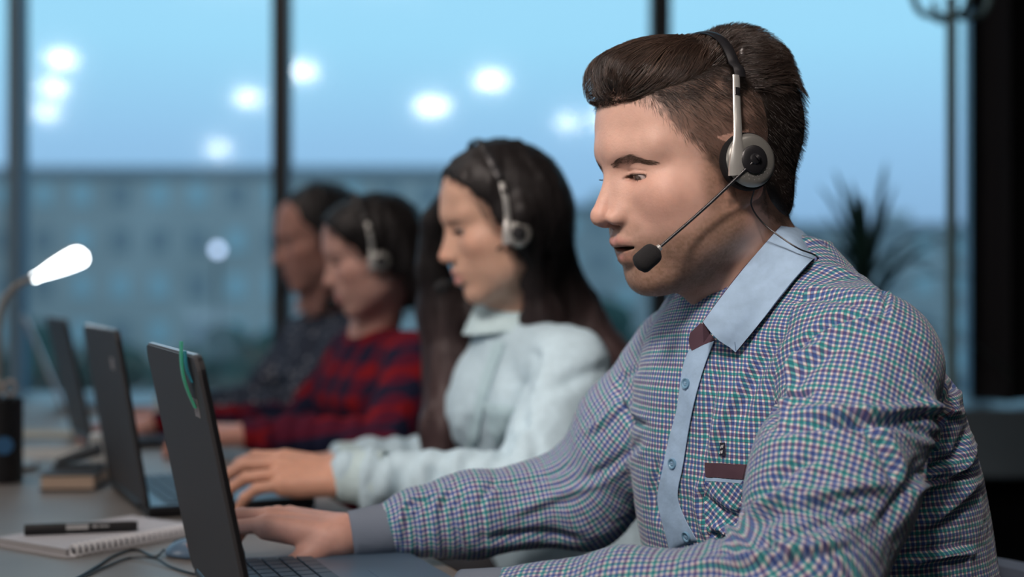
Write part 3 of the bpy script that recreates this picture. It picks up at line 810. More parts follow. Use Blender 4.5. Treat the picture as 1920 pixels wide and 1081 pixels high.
# ------------------------------------------------------------------ headsets
SILVER = mat('brushed_silver', (.56, .56, .53), rough=.30, metal=.55)
CUPG = mat('grey_metal_cup', (.27, .27, .25), rough=.34, metal=.6)
BLACKP = mat('black_plastic', (.012, .012, .014), rough=.38)
FOAM = mat('black_foam', (.010, .010, .011), rough=.95, bump=(900, .6, .001))
CUSH = mat('black_cushion', (.010, .010, .011), rough=.9, spec=.2)
def headset(H, label, cup, top, micw, group=None, wire_pts=None, detail=True, cr=.027, front=None, half=.079, metal=None):
    SILVER = metal or globals()['SILVER']
    """cup: near ear cup centre in the head frame; top: band apex; micw: world position of the microphone"""
    c = np.array(cup, float)
    T = empty('headset', H.wor((c[0], 0, top[2])), label, 'headset', group)
    s = H.scale
    ax = np.array([0.06, 1, 0.10]); ax /= np.linalg.norm(ax)
    def discR(sg):
        z_ = ax*np.array([1, sg, 1]); x_ = np.cross((0, 0, 1), z_); x_ /= np.linalg.norm(x_); y_ = np.cross(z_, x_)
        return H.Rm@np.stack([x_, y_, z_], -1)
    for sg in (1, -1):
        cc = H.wor(c*np.array([1, sg, 1])); Rm_ = discR(sg)
        m = MB(); m.lathe([(0, -.014*s), (cr*.80*s, -.0135*s), (cr*1.01*s, -.010*s), (cr*1.05*s, -.0055*s), (cr*1.02*s, -.001*s), (cr*.9*s, .0008*s), (0, .0008*s)], cc, Rm_, 40)
        m.build('ear_cushion', CUSH, T, smooth=True)
        m = MB(); m.lathe([(0, .0005*s), (cr*.94*s, .0005*s), (cr*.96*s, .002*s), (cr*.90*s, .0048*s), (cr*.78*s, .0066*s), (cr*.50*s, .0074*s), (0, .0074*s)], cc, Rm_, 40)
        shell = m.build('ear_cup', CUPG, T, smooth=True)
        if sg > 0:
            if detail:
                m = MB()
                for i in range(3):
                    for j in range(9):
                        a_ = R(205+j*16); rr_ = cr*(.60+.11*i)
                        if abs(j-4) > 3.6-i*.0: continue
                        q = np.array([rr_*math.cos(a_+i*.08), rr_*math.sin(a_+i*.08), .0071-.0006*i-(0.0008 if i == 2 else 0)])*s
                        q = cc+Rm_@q
                        m.lathe([(0, .0004), (.0007, .0003), (.0009, -.0004)], q, Rm_, 8)
                m.build('grille_dimple', mat('grey_dimple', (.30, .30, .29), .5, .6), shell)
            m = MB(); m.lathe([(0, .006*s), (cr*.50*s, .006*s), (cr*.50*s, .0095*s), (cr*.44*s, .0108*s), (cr*.20*s, .0108*s), (cr*.16*s, .0125*s), (0, .0132*s)], cc, Rm_, 32)
            m.build('boom_hub', BLACKP, T, smooth=True)
    # band
    hw = abs(c[1]); zt = top[2]
    pts = []
    for a_ in np.linspace(16, 164, 41):
        cs, sn = math.cos(R(a_)), math.sin(R(a_))
        yy = (abs(cs)**.85)*np.sign(cs)*(half+(.006 if abs(cs) > .9 else 0)); zz = c[2]+.050+(zt-c[2]-.050)*sn**.8
        xx = c[0]+(top[0]-c[0])*(.42+.58*sn)
        pts.append((xx, yy, zz))
    pts = H.wor(pts)
    m = MB(); m.tube(pts, .0062*s, n=10, flat=.32, ref=H.wdir((0, 1, 0))); m.build('headband', BLACKP, T, smooth=True)
    for sg in (1, -1):
        xx = c[0]+(top[0]-c[0])*.42
        arm = bez([(c[0]+.0165, sg*(hw+.0025), c[2]-.010), (c[0]+.0145, sg*(hw+.0045), c[2]+.010), (c[0]+.0085, sg*(hw+.003), c[2]+.030), ((c[0]+xx)/2+.0035, sg*(half+.009), c[2]+.055), (xx, sg*(half+.0035), c[2]+.082)], 32)
        r_a = np.interp(np.linspace(0, 1, len(arm)), [0, .12, .3, .45, 1], [.0115, .0105, .0068, .0048, .0040])*s
        m = MB(); m.tube(H.wor(arm), r_a, n=14, flat=.42, ref=H.wdir((0, 1, 0)))
        sl = m.build('slider_arm', SILVER, T, smooth=True)
        q = H.wor(arm[-4]); q2 = H.wor(arm[-2])
        m = MB(); m.tube([q+H.wdir((0, sg*.0016, 0))-(q2-q)*.9, q+H.wdir((0, sg*.0016, 0))], .0034*s, n=8, flat=.3, ref=H.wdir((0, 1, 0))); m.build('slider_slot', BLACKP, sl)
    # boom and microphone
    b0 = H.wor(c+np.array([.001, .011, 0])); micw = np.array(micw, float)
    dv = micw-b0; mid = b0+dv*.5+H.wdir((0, .0015, -.001))
    m = MB(); m.tube(bez([b0-dv*.012, b0, mid, micw], 30), np.interp(np.linspace(0, 1, 30+0), [0, .2, .22, 1], [.0046, .0036, .0017, .0015])[:len(bez([b0-dv*.012, b0, mid, micw], 30))]*s, n=10)
    m.build('microphone_boom', BLACKP, T, smooth=True)
    dn = (micw-mid)/np.linalg.norm(micw-mid)
    t_ = np.linspace(0, 1, 12); prof = np.array([.35, .78, .93, .98, 1.0, 1.0, 1.0, 1.0, 1.0, .97, .82, .30])
    m = MB(); m.tube([micw+dn*(-.004+.027*q)*s for q in t_], prof*.0105*s, n=20)
    mo_ = m.build('microphone_foam', FOAM, T, smooth=True)
    if detail:
        m = MB(); m.tube([micw-dn*.007*s, micw-dn*.001*s], [.0028*s, .0040*s], n=12); m.build('microphone_collar', SILVER, mo_, smooth=True)
    if wire_pts is not None:
        m = MB(); m.tube(bez(wire_pts, 60), .0008, n=8); m.build('wire', BLACKP, T, smooth=True)
    return T
MICW = at(1228, 471, 1.338)
cupb = H1.wor((-.003, .090, -.020))
headset(H1, 'silver and black headset on the man in the checked shirt', (-.003, .0915, .007), (-.031, 0, .1385), MICW, group=None,
        wire_pts=[cupb, at(1409, 385, 1.370), at(1430, 417, 1.375), at(1465, 445, 1.368), at(1498, 466, 1.362), at(1526, 477, 1.372), at(1542, 490, 1.41)], half=.0765)
# ------------------------------------------------------------------ the man's checked shirt
TY = 35.0
TF = np.array([-math.cos(R(TY)), -math.sin(R(TY)), 0]); TL = np.array([math.sin(R(TY)), -math.cos(R(TY)), 0])
LV_Z = [.50, .70, .86, .95, 1.01, 1.06, 1.095]
LV_X = [.345, .330, .305, .290, .272, .266, .268]
LV_Y = [1.53, 1.515, 1.495, 1.480, 1.475, 1.478, 1.478]
LV_A = [.165, .168, .160, .140, .112, .078, .050]
LV_B = [.190, .188, .185, .175, .140, .095, .062]
def torso_uvd(P):
    z = P[:, 2]
    cx = np.interp(z, LV_Z, LV_X); cy = np.interp(z, LV_Z, LV_Y); a = np.interp(z, LV_Z, LV_A); b = np.interp(z, LV_Z, LV_B)
    q = P[:, :2]-np.stack([cx, cy], -1)
    f = q@TF[:2]; l = q@TL[:2]
    return f, l, a, b
def shirt_torso(P):
    P = P.astype(np.float64)
    f, l, a, b = torso_uvd(P)
    rr = (np.abs(f/a)**2.25+np.abs(l/b)**2.25)**(1/2.25)
    d = (rr-1)*np.minimum(a, b)*.95
    d = np.maximum(d, P[:, 2]-1.095)
    return d
sl_c = lambda P, S, E, W, rs: chain(P, [S, S*.5+E*.5, E, E*.45+W*.55, W], rs, .02)
MLSa, MLEa, MLWa = np.array(MLS), np.array(MLE), np.array(MLW); MRSa, MREa, MRWa = np.array(MRS), np.array(MRE), np.array(MRW)
LCUF = MLWa+(MLEa-MLWa)*.10; RCUF = MRWa+(MREa-MRWa)*.14
def arm_l(P): return sl_c(P, MLSa, MLEa, LCUF, [.0690, .0710, .0600, .0490, .0315])
def arm_r(P): return smin(sl_c(P, MRSa, MREa, RCUF, [.0690, .0660, .0570, .0450, .0275]), cap(P, RCUF+(MREa-RCUF)*.16+np.array([0, 0, .004]), RCUF+(MREa-RCUF)*.42+np.array([0, 0, .002]), .034, .042), .02)
def shirt_sdf(P):
    d = shirt_torso(P)
    nb = np.array([.262, 1.475, 1.052])
    d = smin(d, cap(P, nb+TL*.03, MLSa+np.array([-.012, .01, .004]), .052, .060), .035)
    d = smin(d, cap(P, nb-TL*.03, MRSa+np.array([.01, -.01, .004]), .052, .060), .035)
    d = smin(d, cap(P, (.335, 1.520, 1.000), (.375, 1.50, .92), .052, .060), .05)   # rounded upper back
    al = arm_l(P); ar = arm_r(P)
    d = smin(d, al, .022); d = smin(d, ar, .022)
    # neck hole
    d = sub(d, cap(P, H1.wor((-.018, 0, -.05)), NECK_B+np.array([0, 0, .01]), .056, .060), .006)
    return d
sh_lo = np.array([-.22, 1.08, .58]); sh_hi = np.array([.60, 1.76, 1.13])
Vs, Qs = surf(shirt_sdf, sh_lo, sh_hi, .0029)
Vs = smoothv(Vs, Qs, 1, .4)
# open the lower end and the cuffs
fc = Vs[Qs].mean(1)
def endcap(fc, W, E, S=None):
    dv = W-E; dv = dv/np.linalg.norm(dv)
    return ((fc-W)@dv > .002) & (length(fc-W) < .06)
keepf = (fc[:, 2] > .60)
Qs = Qs[keepf]
used = np.zeros(len(Vs), bool); used[Qs.ravel()] = True
remap = -np.ones(len(Vs), int); remap[used] = np.arange(used.sum()); Vs = Vs[used]; Qs = remap[Qs]
Ns = vnormals(Vs, Qs)
V0s = Vs.copy(); N0s = Ns.copy()

# ---- folds: ridges and creases traced along the garment
def fold(px_pts, w, amp, side=None):
    """crease along a polyline given by picture points, on the visible side of the cloth; w, amp in metres. negative = valley"""
    global Vs
    X, Y = to_px(V0s)
    vis = (N0s*(np.array([0, 0, CAMZ])-V0s)).sum(-1) > 0
    best = np.full(len(X), 1e9); tt = np.zeros(len(X)); sg = np.zeros(len(X))
    pp = np.array(px_pts, float); n = len(pp)-1
    if len(pp) > 2: pp = bez(np.hstack([pp, np.zeros((len(pp), 1))]), 6*(len(pp)-1))[:, :2]; n = len(pp)-1
    for i in range(n):
        a, b = pp[i], pp[i+1]; ba = b-a; L2 = ba@ba+1e-9
        h = np.clip(((X-a[0])*ba[0]+(Y-a[1])*ba[1])/L2, 0, 1)
        dx = X-a[0]-h*ba[0]; dy = Y-a[1]-h*ba[1]; dd = np.hypot(dx, dy)
        m = dd < best
        best[m] = dd[m]; tt[m] = ((i+h)/n)[m]; sg[m] = np.sign(dx*ba[1]-dy*ba[0])[m]
    dm = best/FPX*V0s[:, 1]*sg
    env = np.clip(np.sin(np.clip(tt, 0, 1)*PI)*1.3+.1, 0, 1)**.7
    g = np.exp(-(dm/w)**2)-.45*np.exp(-((dm-1.7*w)/(1.1*w))**2)
    Vs = Vs+N0s*((amp*g*env*vis)[:, None])
# large drapes over the whole garment, then the particular creases
Vs = Vs+N0s*(.0026*vnoise(V0s*np.array([1, 1, .55]), 22, 3)+.0016*(.5-np.abs(vnoise(V0s*np.array([1, 1, .45])+.004*vnoise(V0s, 40, 2)[:, None], 42, 5)))+.0007*(.5-np.abs(vnoise(V0s, 95, 9))))[:, None]
# armpit and chest creases of the near arm
for pts, w_, a_ in [
    ([(1497, 660), (1478, 705), (1462, 752), (1448, 800)], .0052, -.0085),
    ([(1520, 735), (1480, 745), (1452, 768)], .0040, -.0065),
    ([(1655, 580), (1560, 610), (1500, 655), (1470, 720)], .0055, -.0050),
    ([(1560, 640), (1500, 690), (1462, 735)], .0060, .0050),
    ([(1800, 775), (1730, 762), (1650, 775), (1560, 770), (1478, 770)], .0065, .0060),
    ([(1770, 830), (1700, 800), (1600, 790), (1500, 800), (1450, 815)], .0060, -.0045),
    ([(1590, 775), (1640, 820), (1672, 880), (1668, 905)], .0065, -.0060),
    ([(1670, 905), (1590, 915), (1500, 935), (1400, 960)], .0080, .0055),
    ([(1490, 930), (1560, 960), (1640, 960)], .0050, -.0035),
    ([(1540, 850), (1480, 880), (1420, 930), (1370, 985)], .0065, -.0050),
    ([(1520, 900), (1450, 945), (1390, 1000), (1350, 1040)], .0060, .0050),
    ([(1620, 960), (1540, 985), (1440, 1010), (1350, 1045)], .0060, -.0045),
    ([(1600, 1010), (1500, 1030), (1400, 1050), (1280, 1062)], .0060, .0045),
    ([(1430, 1000), (1450, 1030), (1500, 1060)], .0050, -.0040),
    ([(1735, 850), (1690, 930), (1640, 1000)], .0080, -.0040),
    ([(1700, 700), (1740, 760), (1750, 840)], .0080, .0040),
    # back: pulled folds towards the armpit
    ([(1815, 800), (1790, 850), (1740, 880), (1700, 920)], .0050, -.0050),
    ([(1830, 830), (1800, 880), (1740, 905)], .0050, .0050),
    ([(1820, 885), (1770, 895), (1700, 905)], .0040, -.0045),
    ([(1838, 900), (1790, 940), (1720, 990)], .0080, .0035),
    ([(1690, 1060), (1760, 1040), (1830, 1035)], .0060, .0040),
    ([(1800, 700), (1770, 760), (1740, 800)], .0060, -.0030),
    # shoulder and yoke
    ([(1535, 500), (1600, 520), (1660, 560)], .0060, .0025),
    ([(1480, 560), (1560, 560), (1640, 575)], .0060, -.0035),
    ([(1650, 535), (1662, 565), (1658, 600)], .0030, -.0030),
    ([(1658, 600), (1580, 610), (1500, 660)], .0030, .0020),
    # chest
    ([(1420, 640), (1385, 720), (1350, 800), (1330, 870)], .0080, .0035),
    ([(1480, 600), (1420, 700), (1390, 790)], .0080, -.0035),
    ([(1350, 690), (1330, 770), (1320, 850)], .0060, -.0030),
    ([(1320, 930), (1360, 960), (1410, 975)], .0060, -.0035),
    ([(1330, 980), (1370, 1000), (1400, 1040)], .0060, .0035),
    ([(1330, 880), (1310, 930), (1322, 985), (1340, 1030)], .0055, .0030),
    ([(1330, 1005), (1350, 1000), (1372, 1015)], .0045, -.0030),
    ([(1235, 860), (1225, 930), (1240, 990)], .0050, -.0045),
    # far sleeve
    ([(1200, 690), (1160, 720), (1180, 780), (1215, 800)], .0060, -.0045),
    ([(1180, 740), (1140, 780), (1100, 810)], .0070, .0040),
    ([(1210, 820), (1150, 870), (1080, 910)], .0080, -.0040),
    ([(1120, 900), (1040, 930), (960, 960)], .0080, .0035),
    ([(1080, 870), (1000, 900), (900, 915)], .0060, -.0030),
    ([(1090, 1010), (1000, 1000), (900, 1010)], .0070, -.0035),
    ([(870, 920), (850, 970), (870, 1040)], .0045, -.0045),
    ([(840, 915), (815, 960), (825, 1040)], .0055, .0050),
    ([(800, 930), (778, 970), (785, 1040)], .0045, -.0045),
    ([(775, 935), (755, 960), (750, 1010)], .0050, .0050),
    ([(820, 930), (780, 940), (750, 965)], .0040, -.0040),
    ([(930, 900), (900, 950), (910, 1030)], .0050, -.0035),
]: fold(pts, w_*.72, a_*1.5)
# ---- UV in metres: sleeves by arc length round and along the arm, torso by arc length round and height
fc = V0s[Qs].mean(1).astype(np.float32)
dal = arm_l(fc); dar = arm_r(fc); dto = shirt_torso(fc)
lf = (fc-np.array([.28, 1.475, 0]))@TL
region = np.zeros(len(fc), int)
region[(dal < np.minimum(dto-.002, .02)) | ((fc@TL-MLSa@TL) > -.018) & (lf > 0) & (dal < .03) & (fc[:, 2] > .90)] = 1
region[(dar < np.minimum(dto-.002, .02)) | ((fc@TL-MRSa@TL) < .018) & (lf < 0) & (dar < .03) & (fc[:, 2] > .88)] = 2
def tor_uv(P):
    f, l, a, b = torso_uvd(P)
    aa, bb = .150, .180
    th = np.arctan2(l/b, f/a)
    tg = np.linspace(-PI, PI, 721); ds = np.hypot(np.diff(aa*np.cos(tg)), np.diff(bb*np.sin(tg))); s_ = np.concatenate([[0], np.cumsum(ds)]); s_ -= s_[360]
    u = np.interp(th, tg, s_)
    w_ = sstep(P[:, 2], .98, 1.06)
    u = u*(1-w_)+l*1.05*w_
    w2 = sstep(P[:, 2], .93, 1.06)
    v = P[:, 2]+w2*(.125-np.abs(f))*.9
    return np.stack([u, v], -1)
def arm_uv(P, S, E, W, r, seed):
    P = P.astype(float)
    S, E, W = map(np.asarray, (S, E, W))
    u1 = (E-S)/np.linalg.norm(E-S); u2 = (W-E)/np.linalg.norm(W-E); L1 = np.linalg.norm(E-S)
    d1 = cap(P, S, E, 0); d2 = cap(P, E, W, 0)
    k = np.clip(.5+(d1-d2)/.05, 0, 1)[:, None]; k = k*k*(3-2*k)
    ref = np.cross(u1, u2); ref /= np.linalg.norm(ref)
    q1 = P-S; q2 = P-E
    v1 = q1@u1; v2 = q2@u2+L1
    b1 = np.cross(u1, ref); b2 = np.cross(u2, ref)
    a1 = np.stack([q1@b1, q1@ref], -1); a2 = np.stack([q2@b2, q2@ref], -1)
    an = a1*(1-k)+a2*k
    th = np.arctan2(an[:, 1], an[:, 0])
    v = v1*(1-k[:, 0])+v2*k[:, 0]
    rl = r*np.interp(v, [0, .3, .55], [1, .85, .62])
    return th, v, rl
uv = np.zeros((len(Qs), 4, 2))
pv = V0s[Qs]     # (m,4,3)
tuv = tor_uv(V0s)[Qs]
uv[:] = tuv
# keep the seam at the back from smearing
u0 = uv[:, :, 0]; jump = (u0.max(1)-u0.min(1)) > .3
per_ = 2*abs(np.interp(PI, [PI], [1]))
uv[jump, :, 0] = np.where(u0[jump] < 0, u0[jump]+1.037, u0[jump])
for rg, (S, E, W, r_0) in ((1, (MLSa, MLEa, LCUF, .070)), (2, (MRSa, MREa, RCUF, .066))):
    th, v, rl = arm_uv(V0s, S, E, W, r_0, 0)
    thq = th[Qs]; j2 = (thq.max(1)-thq.min(1)) > 3
    thq[j2] = np.where(thq[j2] < 0, thq[j2]+2*PI, thq[j2])
    mid_ = (np.asarray(S)*.2+np.asarray(E)*.4+np.asarray(W)*.4)
    th0 = arm_uv((mid_+(np.array([0, 0, CAMZ])-mid_)*.02)[None], S, E, W, r_0, 0)[0][0]
    tw = (th-th0+PI) % (2*PI)-PI
    tq = tw[Qs]; j3 = (tq.max(1)-tq.min(1)) > 3
    tq[j3] = np.where(tq[j3] < 0, tq[j3]+2*PI, tq[j3])
    L1_ = np.linalg.norm(np.asarray(E)-np.asarray(S)); L2_ = np.linalg.norm(np.asarray(W)-np.asarray(E))
    rloc = np.interp(v, [0, L1_, L1_+L2_*.6, L1_+L2_], [r_0, r_0*.86, r_0*.66, r_0*.50])
    uu = tq*rloc[Qs]
    m = region == rg
    uv[m, :, 0] = uu[m]; uv[m, :, 1] = v[Qs][m]
def plaid_mat():
    m = mat('gingham_cotton', rough=.85, sheen=.15, spec=.15); n = m.node_tree; b = n.nodes['Principled BSDF']
    uvn = n.nodes.new('ShaderNodeUVMap'); uvn.uv_map = 'UVMap'
    sp = n.nodes.new('ShaderNodeSeparateXYZ'); n.links.new(uvn.outputs[0], sp.inputs[0])
    def M(op, a, b_=None, c_=None):
        x = n.nodes.new('ShaderNodeMath'); x.operation = op
        for i, v_ in enumerate((a, b_, c_)):
            if v_ is None: continue
            if isinstance(v_, (int, float)): x.inputs[i].default_value = v_
            else: n.links.new(v_, x.inputs[i])
        return x.outputs[0]
    PER = .0052
    def band(src, order):
        t = M('DIVIDE', src, PER)
        fr = M('FRACT', t)
        st = M('SMOOTHSTEP' if False else 'GREATER_THAN', fr, .36)
        w3 = M('FRACT', M('DIVIDE', M('FLOOR', t), 4.0))
        cr = n.nodes.new('ShaderNodeValToRGB'); cr.color_ramp.interpolation = 'CONSTANT'
        el = cr.color_ramp.elements
        el[0].position = 0; el[0].color = (*order[0], 1); el[1].position = .24; el[1].color = (*order[1], 1)
        for p_, c_ in ((.49, order[2]), (.74, order[3])):
            q = el.new(p_); q.color = (*c_, 1)
        n.links.new(w3, cr.inputs[0])
        mx = n.nodes.new('ShaderNodeMix'); mx.data_type = 'RGBA'
        n.links.new(st, mx.inputs['Factor']); mx.inputs['A'].default_value = (.68, .65, .63, 1); n.links.new(cr.outputs[0], mx.inputs['B'])
        # dark red hairline beside every pale gap
        hl_ = M('MULTIPLY', M('GREATER_THAN', fr, .36), M('LESS_THAN', fr, .47))
        m2 = n.nodes.new('ShaderNodeMix'); m2.data_type = 'RGBA'; n.links.new(hl_, m2.inputs['Factor']); n.links.new(mx.outputs['Result'], m2.inputs['A']); m2.inputs['B'].default_value = (.16, .06, .09, 1)
        return m2.outputs['Result']
    BL = (.045, .095, .30); TE = (.018, .20, .22); MA = (.13, .045, .085); NV = (.05, .075, .24); PU = (.085, .06, .16)
    A_ = band(sp.outputs[0], (BL, TE, BL, TE)); B_ = band(sp.outputs[1], (BL, NV, TE, PU))
    v1 = n.nodes.new('ShaderNodeVectorMath'); v1.operation = 'MULTIPLY'; n.links.new(A_, v1.inputs[0]); n.links.new(B_, v1.inputs[1])
    v2 = n.nodes.new('ShaderNodeVectorMath'); v2.operation = 'POWER'; n.links.new(v1.outputs[0], v2.inputs[0]); v2.inputs[1].default_value = (.5, .5, .5)
    n.links.new(v2.outputs[0], b.inputs['Base Color'])
    tx = n.nodes.new('ShaderNodeTexNoise'); tx.inputs['Scale'].default_value = 90; tx.inputs['Detail'].default_value = 4
    tcn = n.nodes.new('ShaderNodeTexCoord'); n.links.new(tcn.outputs['Object'], tx.inputs['Vector'])
    bp = n.nodes.new('ShaderNodeBump'); bp.inputs['Strength'].default_value = .5; bp.inputs['Distance'].default_value = .004
    n.links.new(tx.outputs['Fac'], bp.inputs['Height']); n.links.new(bp.outputs[0], b.inputs['Normal'])
    return m
PLAID = plaid_mat()
BLUEC = mat('pale_blue_cotton', (.33, .47, .63), rough=.85, spec=.15, noise=(60, .10), bump=(70, .4, .003))
MAROON = mat('maroon_cotton', (.085, .05, .065), rough=.9, spec=.1, bump=(1500, .4, .0005))
BUTTON = mat('blue_button', (.15, .29, .41), rough=.3)
shirt = mesh_np('checked_shirt', Vs, Qs, PLAID, body, uv=uv.reshape(-1, 2))
md = shirt.modifiers.new('thickness', 'SOLIDIFY'); md.thickness = .0008; md.offset = -1

pk_uv = None
# ---- things that lie on the cloth, found by looking for the cloth in the given direction
bvh = BVHTree.FromPolygons([tuple(v) for v in Vs], [tuple(int(i) for i in q) for q in Qs])
CAMP = Vector((0, 0, CAMZ))
def hit(px, py, tree=None, fallback=None):
    d = Vector(at(px, py, 1.0))-CAMP; d.normalize()
    l, n_, i, ds = (tree or bvh).ray_cast(CAMP, d)
    if l is None: return fallback
    if n_.dot(d) > 0: n_ = -n_
    return np.array(l), np.array(n_)
def patch(name, top, bottom, m, off=.0012, nx=10, ny=30, matl=None, parent=None, thick=.0008, tree=None, turn=None, flat=False, smooth=0, maxjump=.022):
    """strip of cloth lying on the shirt between two picture polylines (left edge, right edge)"""
    a = bez([(p[0], p[1], 0) for p in top], ny)[:, :2]; b = bez([(p[0], p[1], 0) for p in bottom], ny)[:, :2]
    k = min(len(a), len(b)); G = []
    last = None; ref = None; rowstart = None
    for i in range(k):
        row = []
        if i and rowstart is not None: ref = rowstart
        for j in range(nx):
            q = a[i]+(b[i]-a[i])*j/(nx-1)
            h = hit(q[0], q[1], tree)
            if h is not None and maxjump and ref is not None and abs(np.linalg.norm(h[0]-np.array(CAMP))-ref) > maxjump:
                p_ = at(q[0], q[1], 1.0)-np.array(CAMP); h = (np.array(CAMP)+p_/np.linalg.norm(p_)*ref, last[1])
            if h is None: h = last
            else: last = h
            if h is not None: ref = np.linalg.norm(h[0]-np.array(CAMP)) if ref is None or j == 0 else ref*.5+np.linalg.norm(h[0]-np.array(CAMP))*.5
            if h is None: h = (at(q[0], q[1], 1.4), np.array([0, -1., 0]))
            row.append(h[0]+h[1]*off)
            if j == 0: rowstart = np.linalg.norm(h[0]-np.array(CAMP))
        G.append(row)
    G = np.array(G)
    if flat:
        a0, b0, c0, d0 = G[0, 0], G[0, -1], G[-1, 0], G[-1, -1]; s_ = np.linspace(0, 1, G.shape[0])[:, None, None]; t_ = np.linspace(0, 1, G.shape[1])[None, :, None]
        G = (a0*(1-t_)+b0*t_)*(1-s_)+(c0*(1-t_)+d0*t_)*s_
    for _ in range(smooth):
        G[1:-1] = (G[1:-1]*2+G[2:]+G[:-2])/4; G[:, 1:-1] = (G[:, 1:-1]*2+G[:, 2:]+G[:, :-2])/4
    mb = MB(); mb.grid(G[::-1], thick)
    if turn is not None:
        Vp = np.vstack(mb.V); Fp = np.vstack(mb.F4)
        q = np.stack([Vp@TL, Vp[:, 2]], -1); c_, s_ = math.cos(R(turn)), math.sin(R(turn))
        return mesh_np(name, Vp, Fp, matl, parent, uv=(q@np.array([[c_, s_], [-s_, c_]]))[Fp].reshape(-1, 2))
    return mb.build(name, matl, parent, smooth=True)
# placket, pale blue, with buttons
placket = patch('button_placket', [(1297, 655), (1284, 690), (1274, 760), (1259, 820), (1248, 870), (1236, 930), (1248, 985), (1258, 1022), (1262, 1048)],
      [(1342, 640), (1318, 705), (1302, 770), (1291, 830), (1283, 880), (1274, 930), (1290, 975), (1312, 1016), (1312, 1044)], 0, off=.0032, smooth=3, ny=64, nx=10, matl=BLUEC, parent=shirt)
for bx, by in ((1291, 719), (1266, 868), (1292, 1003)):
    h = hit(bx, by)
    if h is None: continue
    z_ = h[1]; x_ = np.cross((0, 0, 1), z_); x_ /= np.linalg.norm(x_); y_ = np.cross(z_, x_); Rm_ = np.stack([x_, y_, z_], -1)
    mb = MB(); mb.lathe([(0, .0012), (.0032, .0012), (.0040, .0022), (.0052, .0024), (.0055, .0012), (.0054, 0), (0, 0)], h[0]+h[1]*.0030, Rm_, 20)
    for dx, dy in ((.0013, .0013), (-.0013, .0013), (.0013, -.0013), (-.0013, -.0013)):
        pass
    bt = mb.build('button', BUTTON, placket, smooth=True)
    mb = MB(); mb.tube([h[0]+h[1]*.0046+Rm_@np.array([-.0014, .0008, 0]), h[0]+h[1]*.0046+Rm_@np.array([.0014, .0008, 0])], .0004, 6); mb.tube([h[0]+h[1]*.0046+Rm_@np.array([-.0014, -.0008, 0]), h[0]+h[1]*.0046+Rm_@np.array([.0014, -.0008, 0])], .0004, 6)
    mb.build('button_thread', BLUEC, bt)
# pocket: maroon welt with a pale blue piping, small woven tag above
patch('pocket_welt', [(1324, 866), (1324, 893)], [(1426, 872), (1419, 899)], 0, off=.0020, nx=24, ny=6, matl=MAROON, parent=shirt, thick=.001)
patch('pocket_piping', [(1323, 894), (1324, 900)], [(1419, 901), (1414, 907)], 0, off=.0016, nx=24, ny=4, matl=BLUEC, parent=shirt)
tagp = patch('woven_tag', [(1351, 828), (1352, 853)], [(1362, 829), (1363, 854)], 0, off=.0030, nx=3, ny=6, flat=True, matl=mat('navy_weave', (.012, .014, .03), .8), parent=shirt)
WHT = mat('white_thread', (.75, .72, .72), .7)
for k_, (a_, b_, c_, d_) in enumerate([((1354, 832), (1357, 832), (1354, 838), (1357, 838)), ((1354, 843), (1357, 843), (1354, 849), (1357, 849)), ((1358.5, 832), (1361, 832), (1358.5, 838), (1361, 838)), ((1358.5, 843), (1361, 843), (1358.5, 849), (1361, 849))]):
    patch('thread_mark', [a_, c_], [b_, d_], 0, off=.0046, nx=2, ny=3, flat=True, matl=WHT, parent=tagp, thick=.0004)
patch('pocket', [(1323, 897), (1320, 940), (1324, 985), (1335, 1012)], [(1421, 903), (1424, 935), (1412, 975), (1360, 1022)], 0, off=.0012, nx=30, ny=40, matl=PLAID, parent=shirt, turn=38, thick=.0006)
# cuffs
def ring_cuff(W, E, r0, r1, ln, m, name='cuff'):
    W, E = np.array(W), np.array(E); dv = (W-E)/np.linalg.norm(W-E)
    t = np.linspace(0, 1, 9); pts = [W+dv*(-.012+ln*q) for q in t]
    mb = MB()
    rs = np.interp(t, [0, .2, .8, 1], [r0, r0+.0005, r1, r1-.0005])
    mb.tube(pts, rs, n=40, caps=False, flat=1.0)
    o = mb.build(name, m, shirt, smooth=True)
    md = o.modifiers.new('thickness', 'SOLIDIFY'); md.thickness = .0016; md.offset = -1
    return o
CUFFC = mat('grey_blue_cuff', (.16, .19, .235), rough=.85, spec=.15, bump=(60, .4, .003))
ring_cuff(RCUF, MREa, .0290, .0275, .052, CUFFC); ring_cuff(LCUF, MLEa, .0330, .0315, .052, CUFFC)

# collar: fold line along the neck, outer edge on the shirt, mirrored to the far side
bvh_body = BVHTree.FromPolygons([tuple(v) for v in V], [tuple(int(i) for i in q) for q in Q])
fold_px = [(1318, 603), (1342, 570), (1372, 531), (1402, 494), (1434, 457), (1462, 426)]
out_px = [(1381, 656), (1404, 628), (1432, 593), (1462, 553), (1494, 514), (1520, 487)]
cen_n = np.array([.252, 1.468, 1.06])
def nearest_out(px, py, tree, off, lim):
    h = hit(px, py, tree)
    return None if h is None else h[0]+h[1]*off
inner = []; outer = []
dI = [1.358, 1.362, 1.372, 1.386, 1.406, 1.436]
for (px, py), d_ in zip(fold_px, dI):
    p = nearest_out(px, py, bvh_body, .0035, 0)
    q = at(px, py, d_)
    inner.append(q if p is None or abs(p[1]-d_) > .03 else at(px, py, min(p[1]-.002, d_+.01)))
for (px, py) in out_px:
    p = nearest_out(px, py, bvh, .006, 0)
    outer.append(at(px, py, 1.40) if p is None else at(px, py, min(p[1], 1.47)-.004))
inner = np.array(inner); outer = np.array(outer)
def mirr(p):
    l = (p-cen_n)@TL
    return p-2*l[:, None]*TL
backI = cen_n-TF*.064+np.array([0, 0, .040]); backO = cen_n-TF*.096+np.array([0, 0, .018])
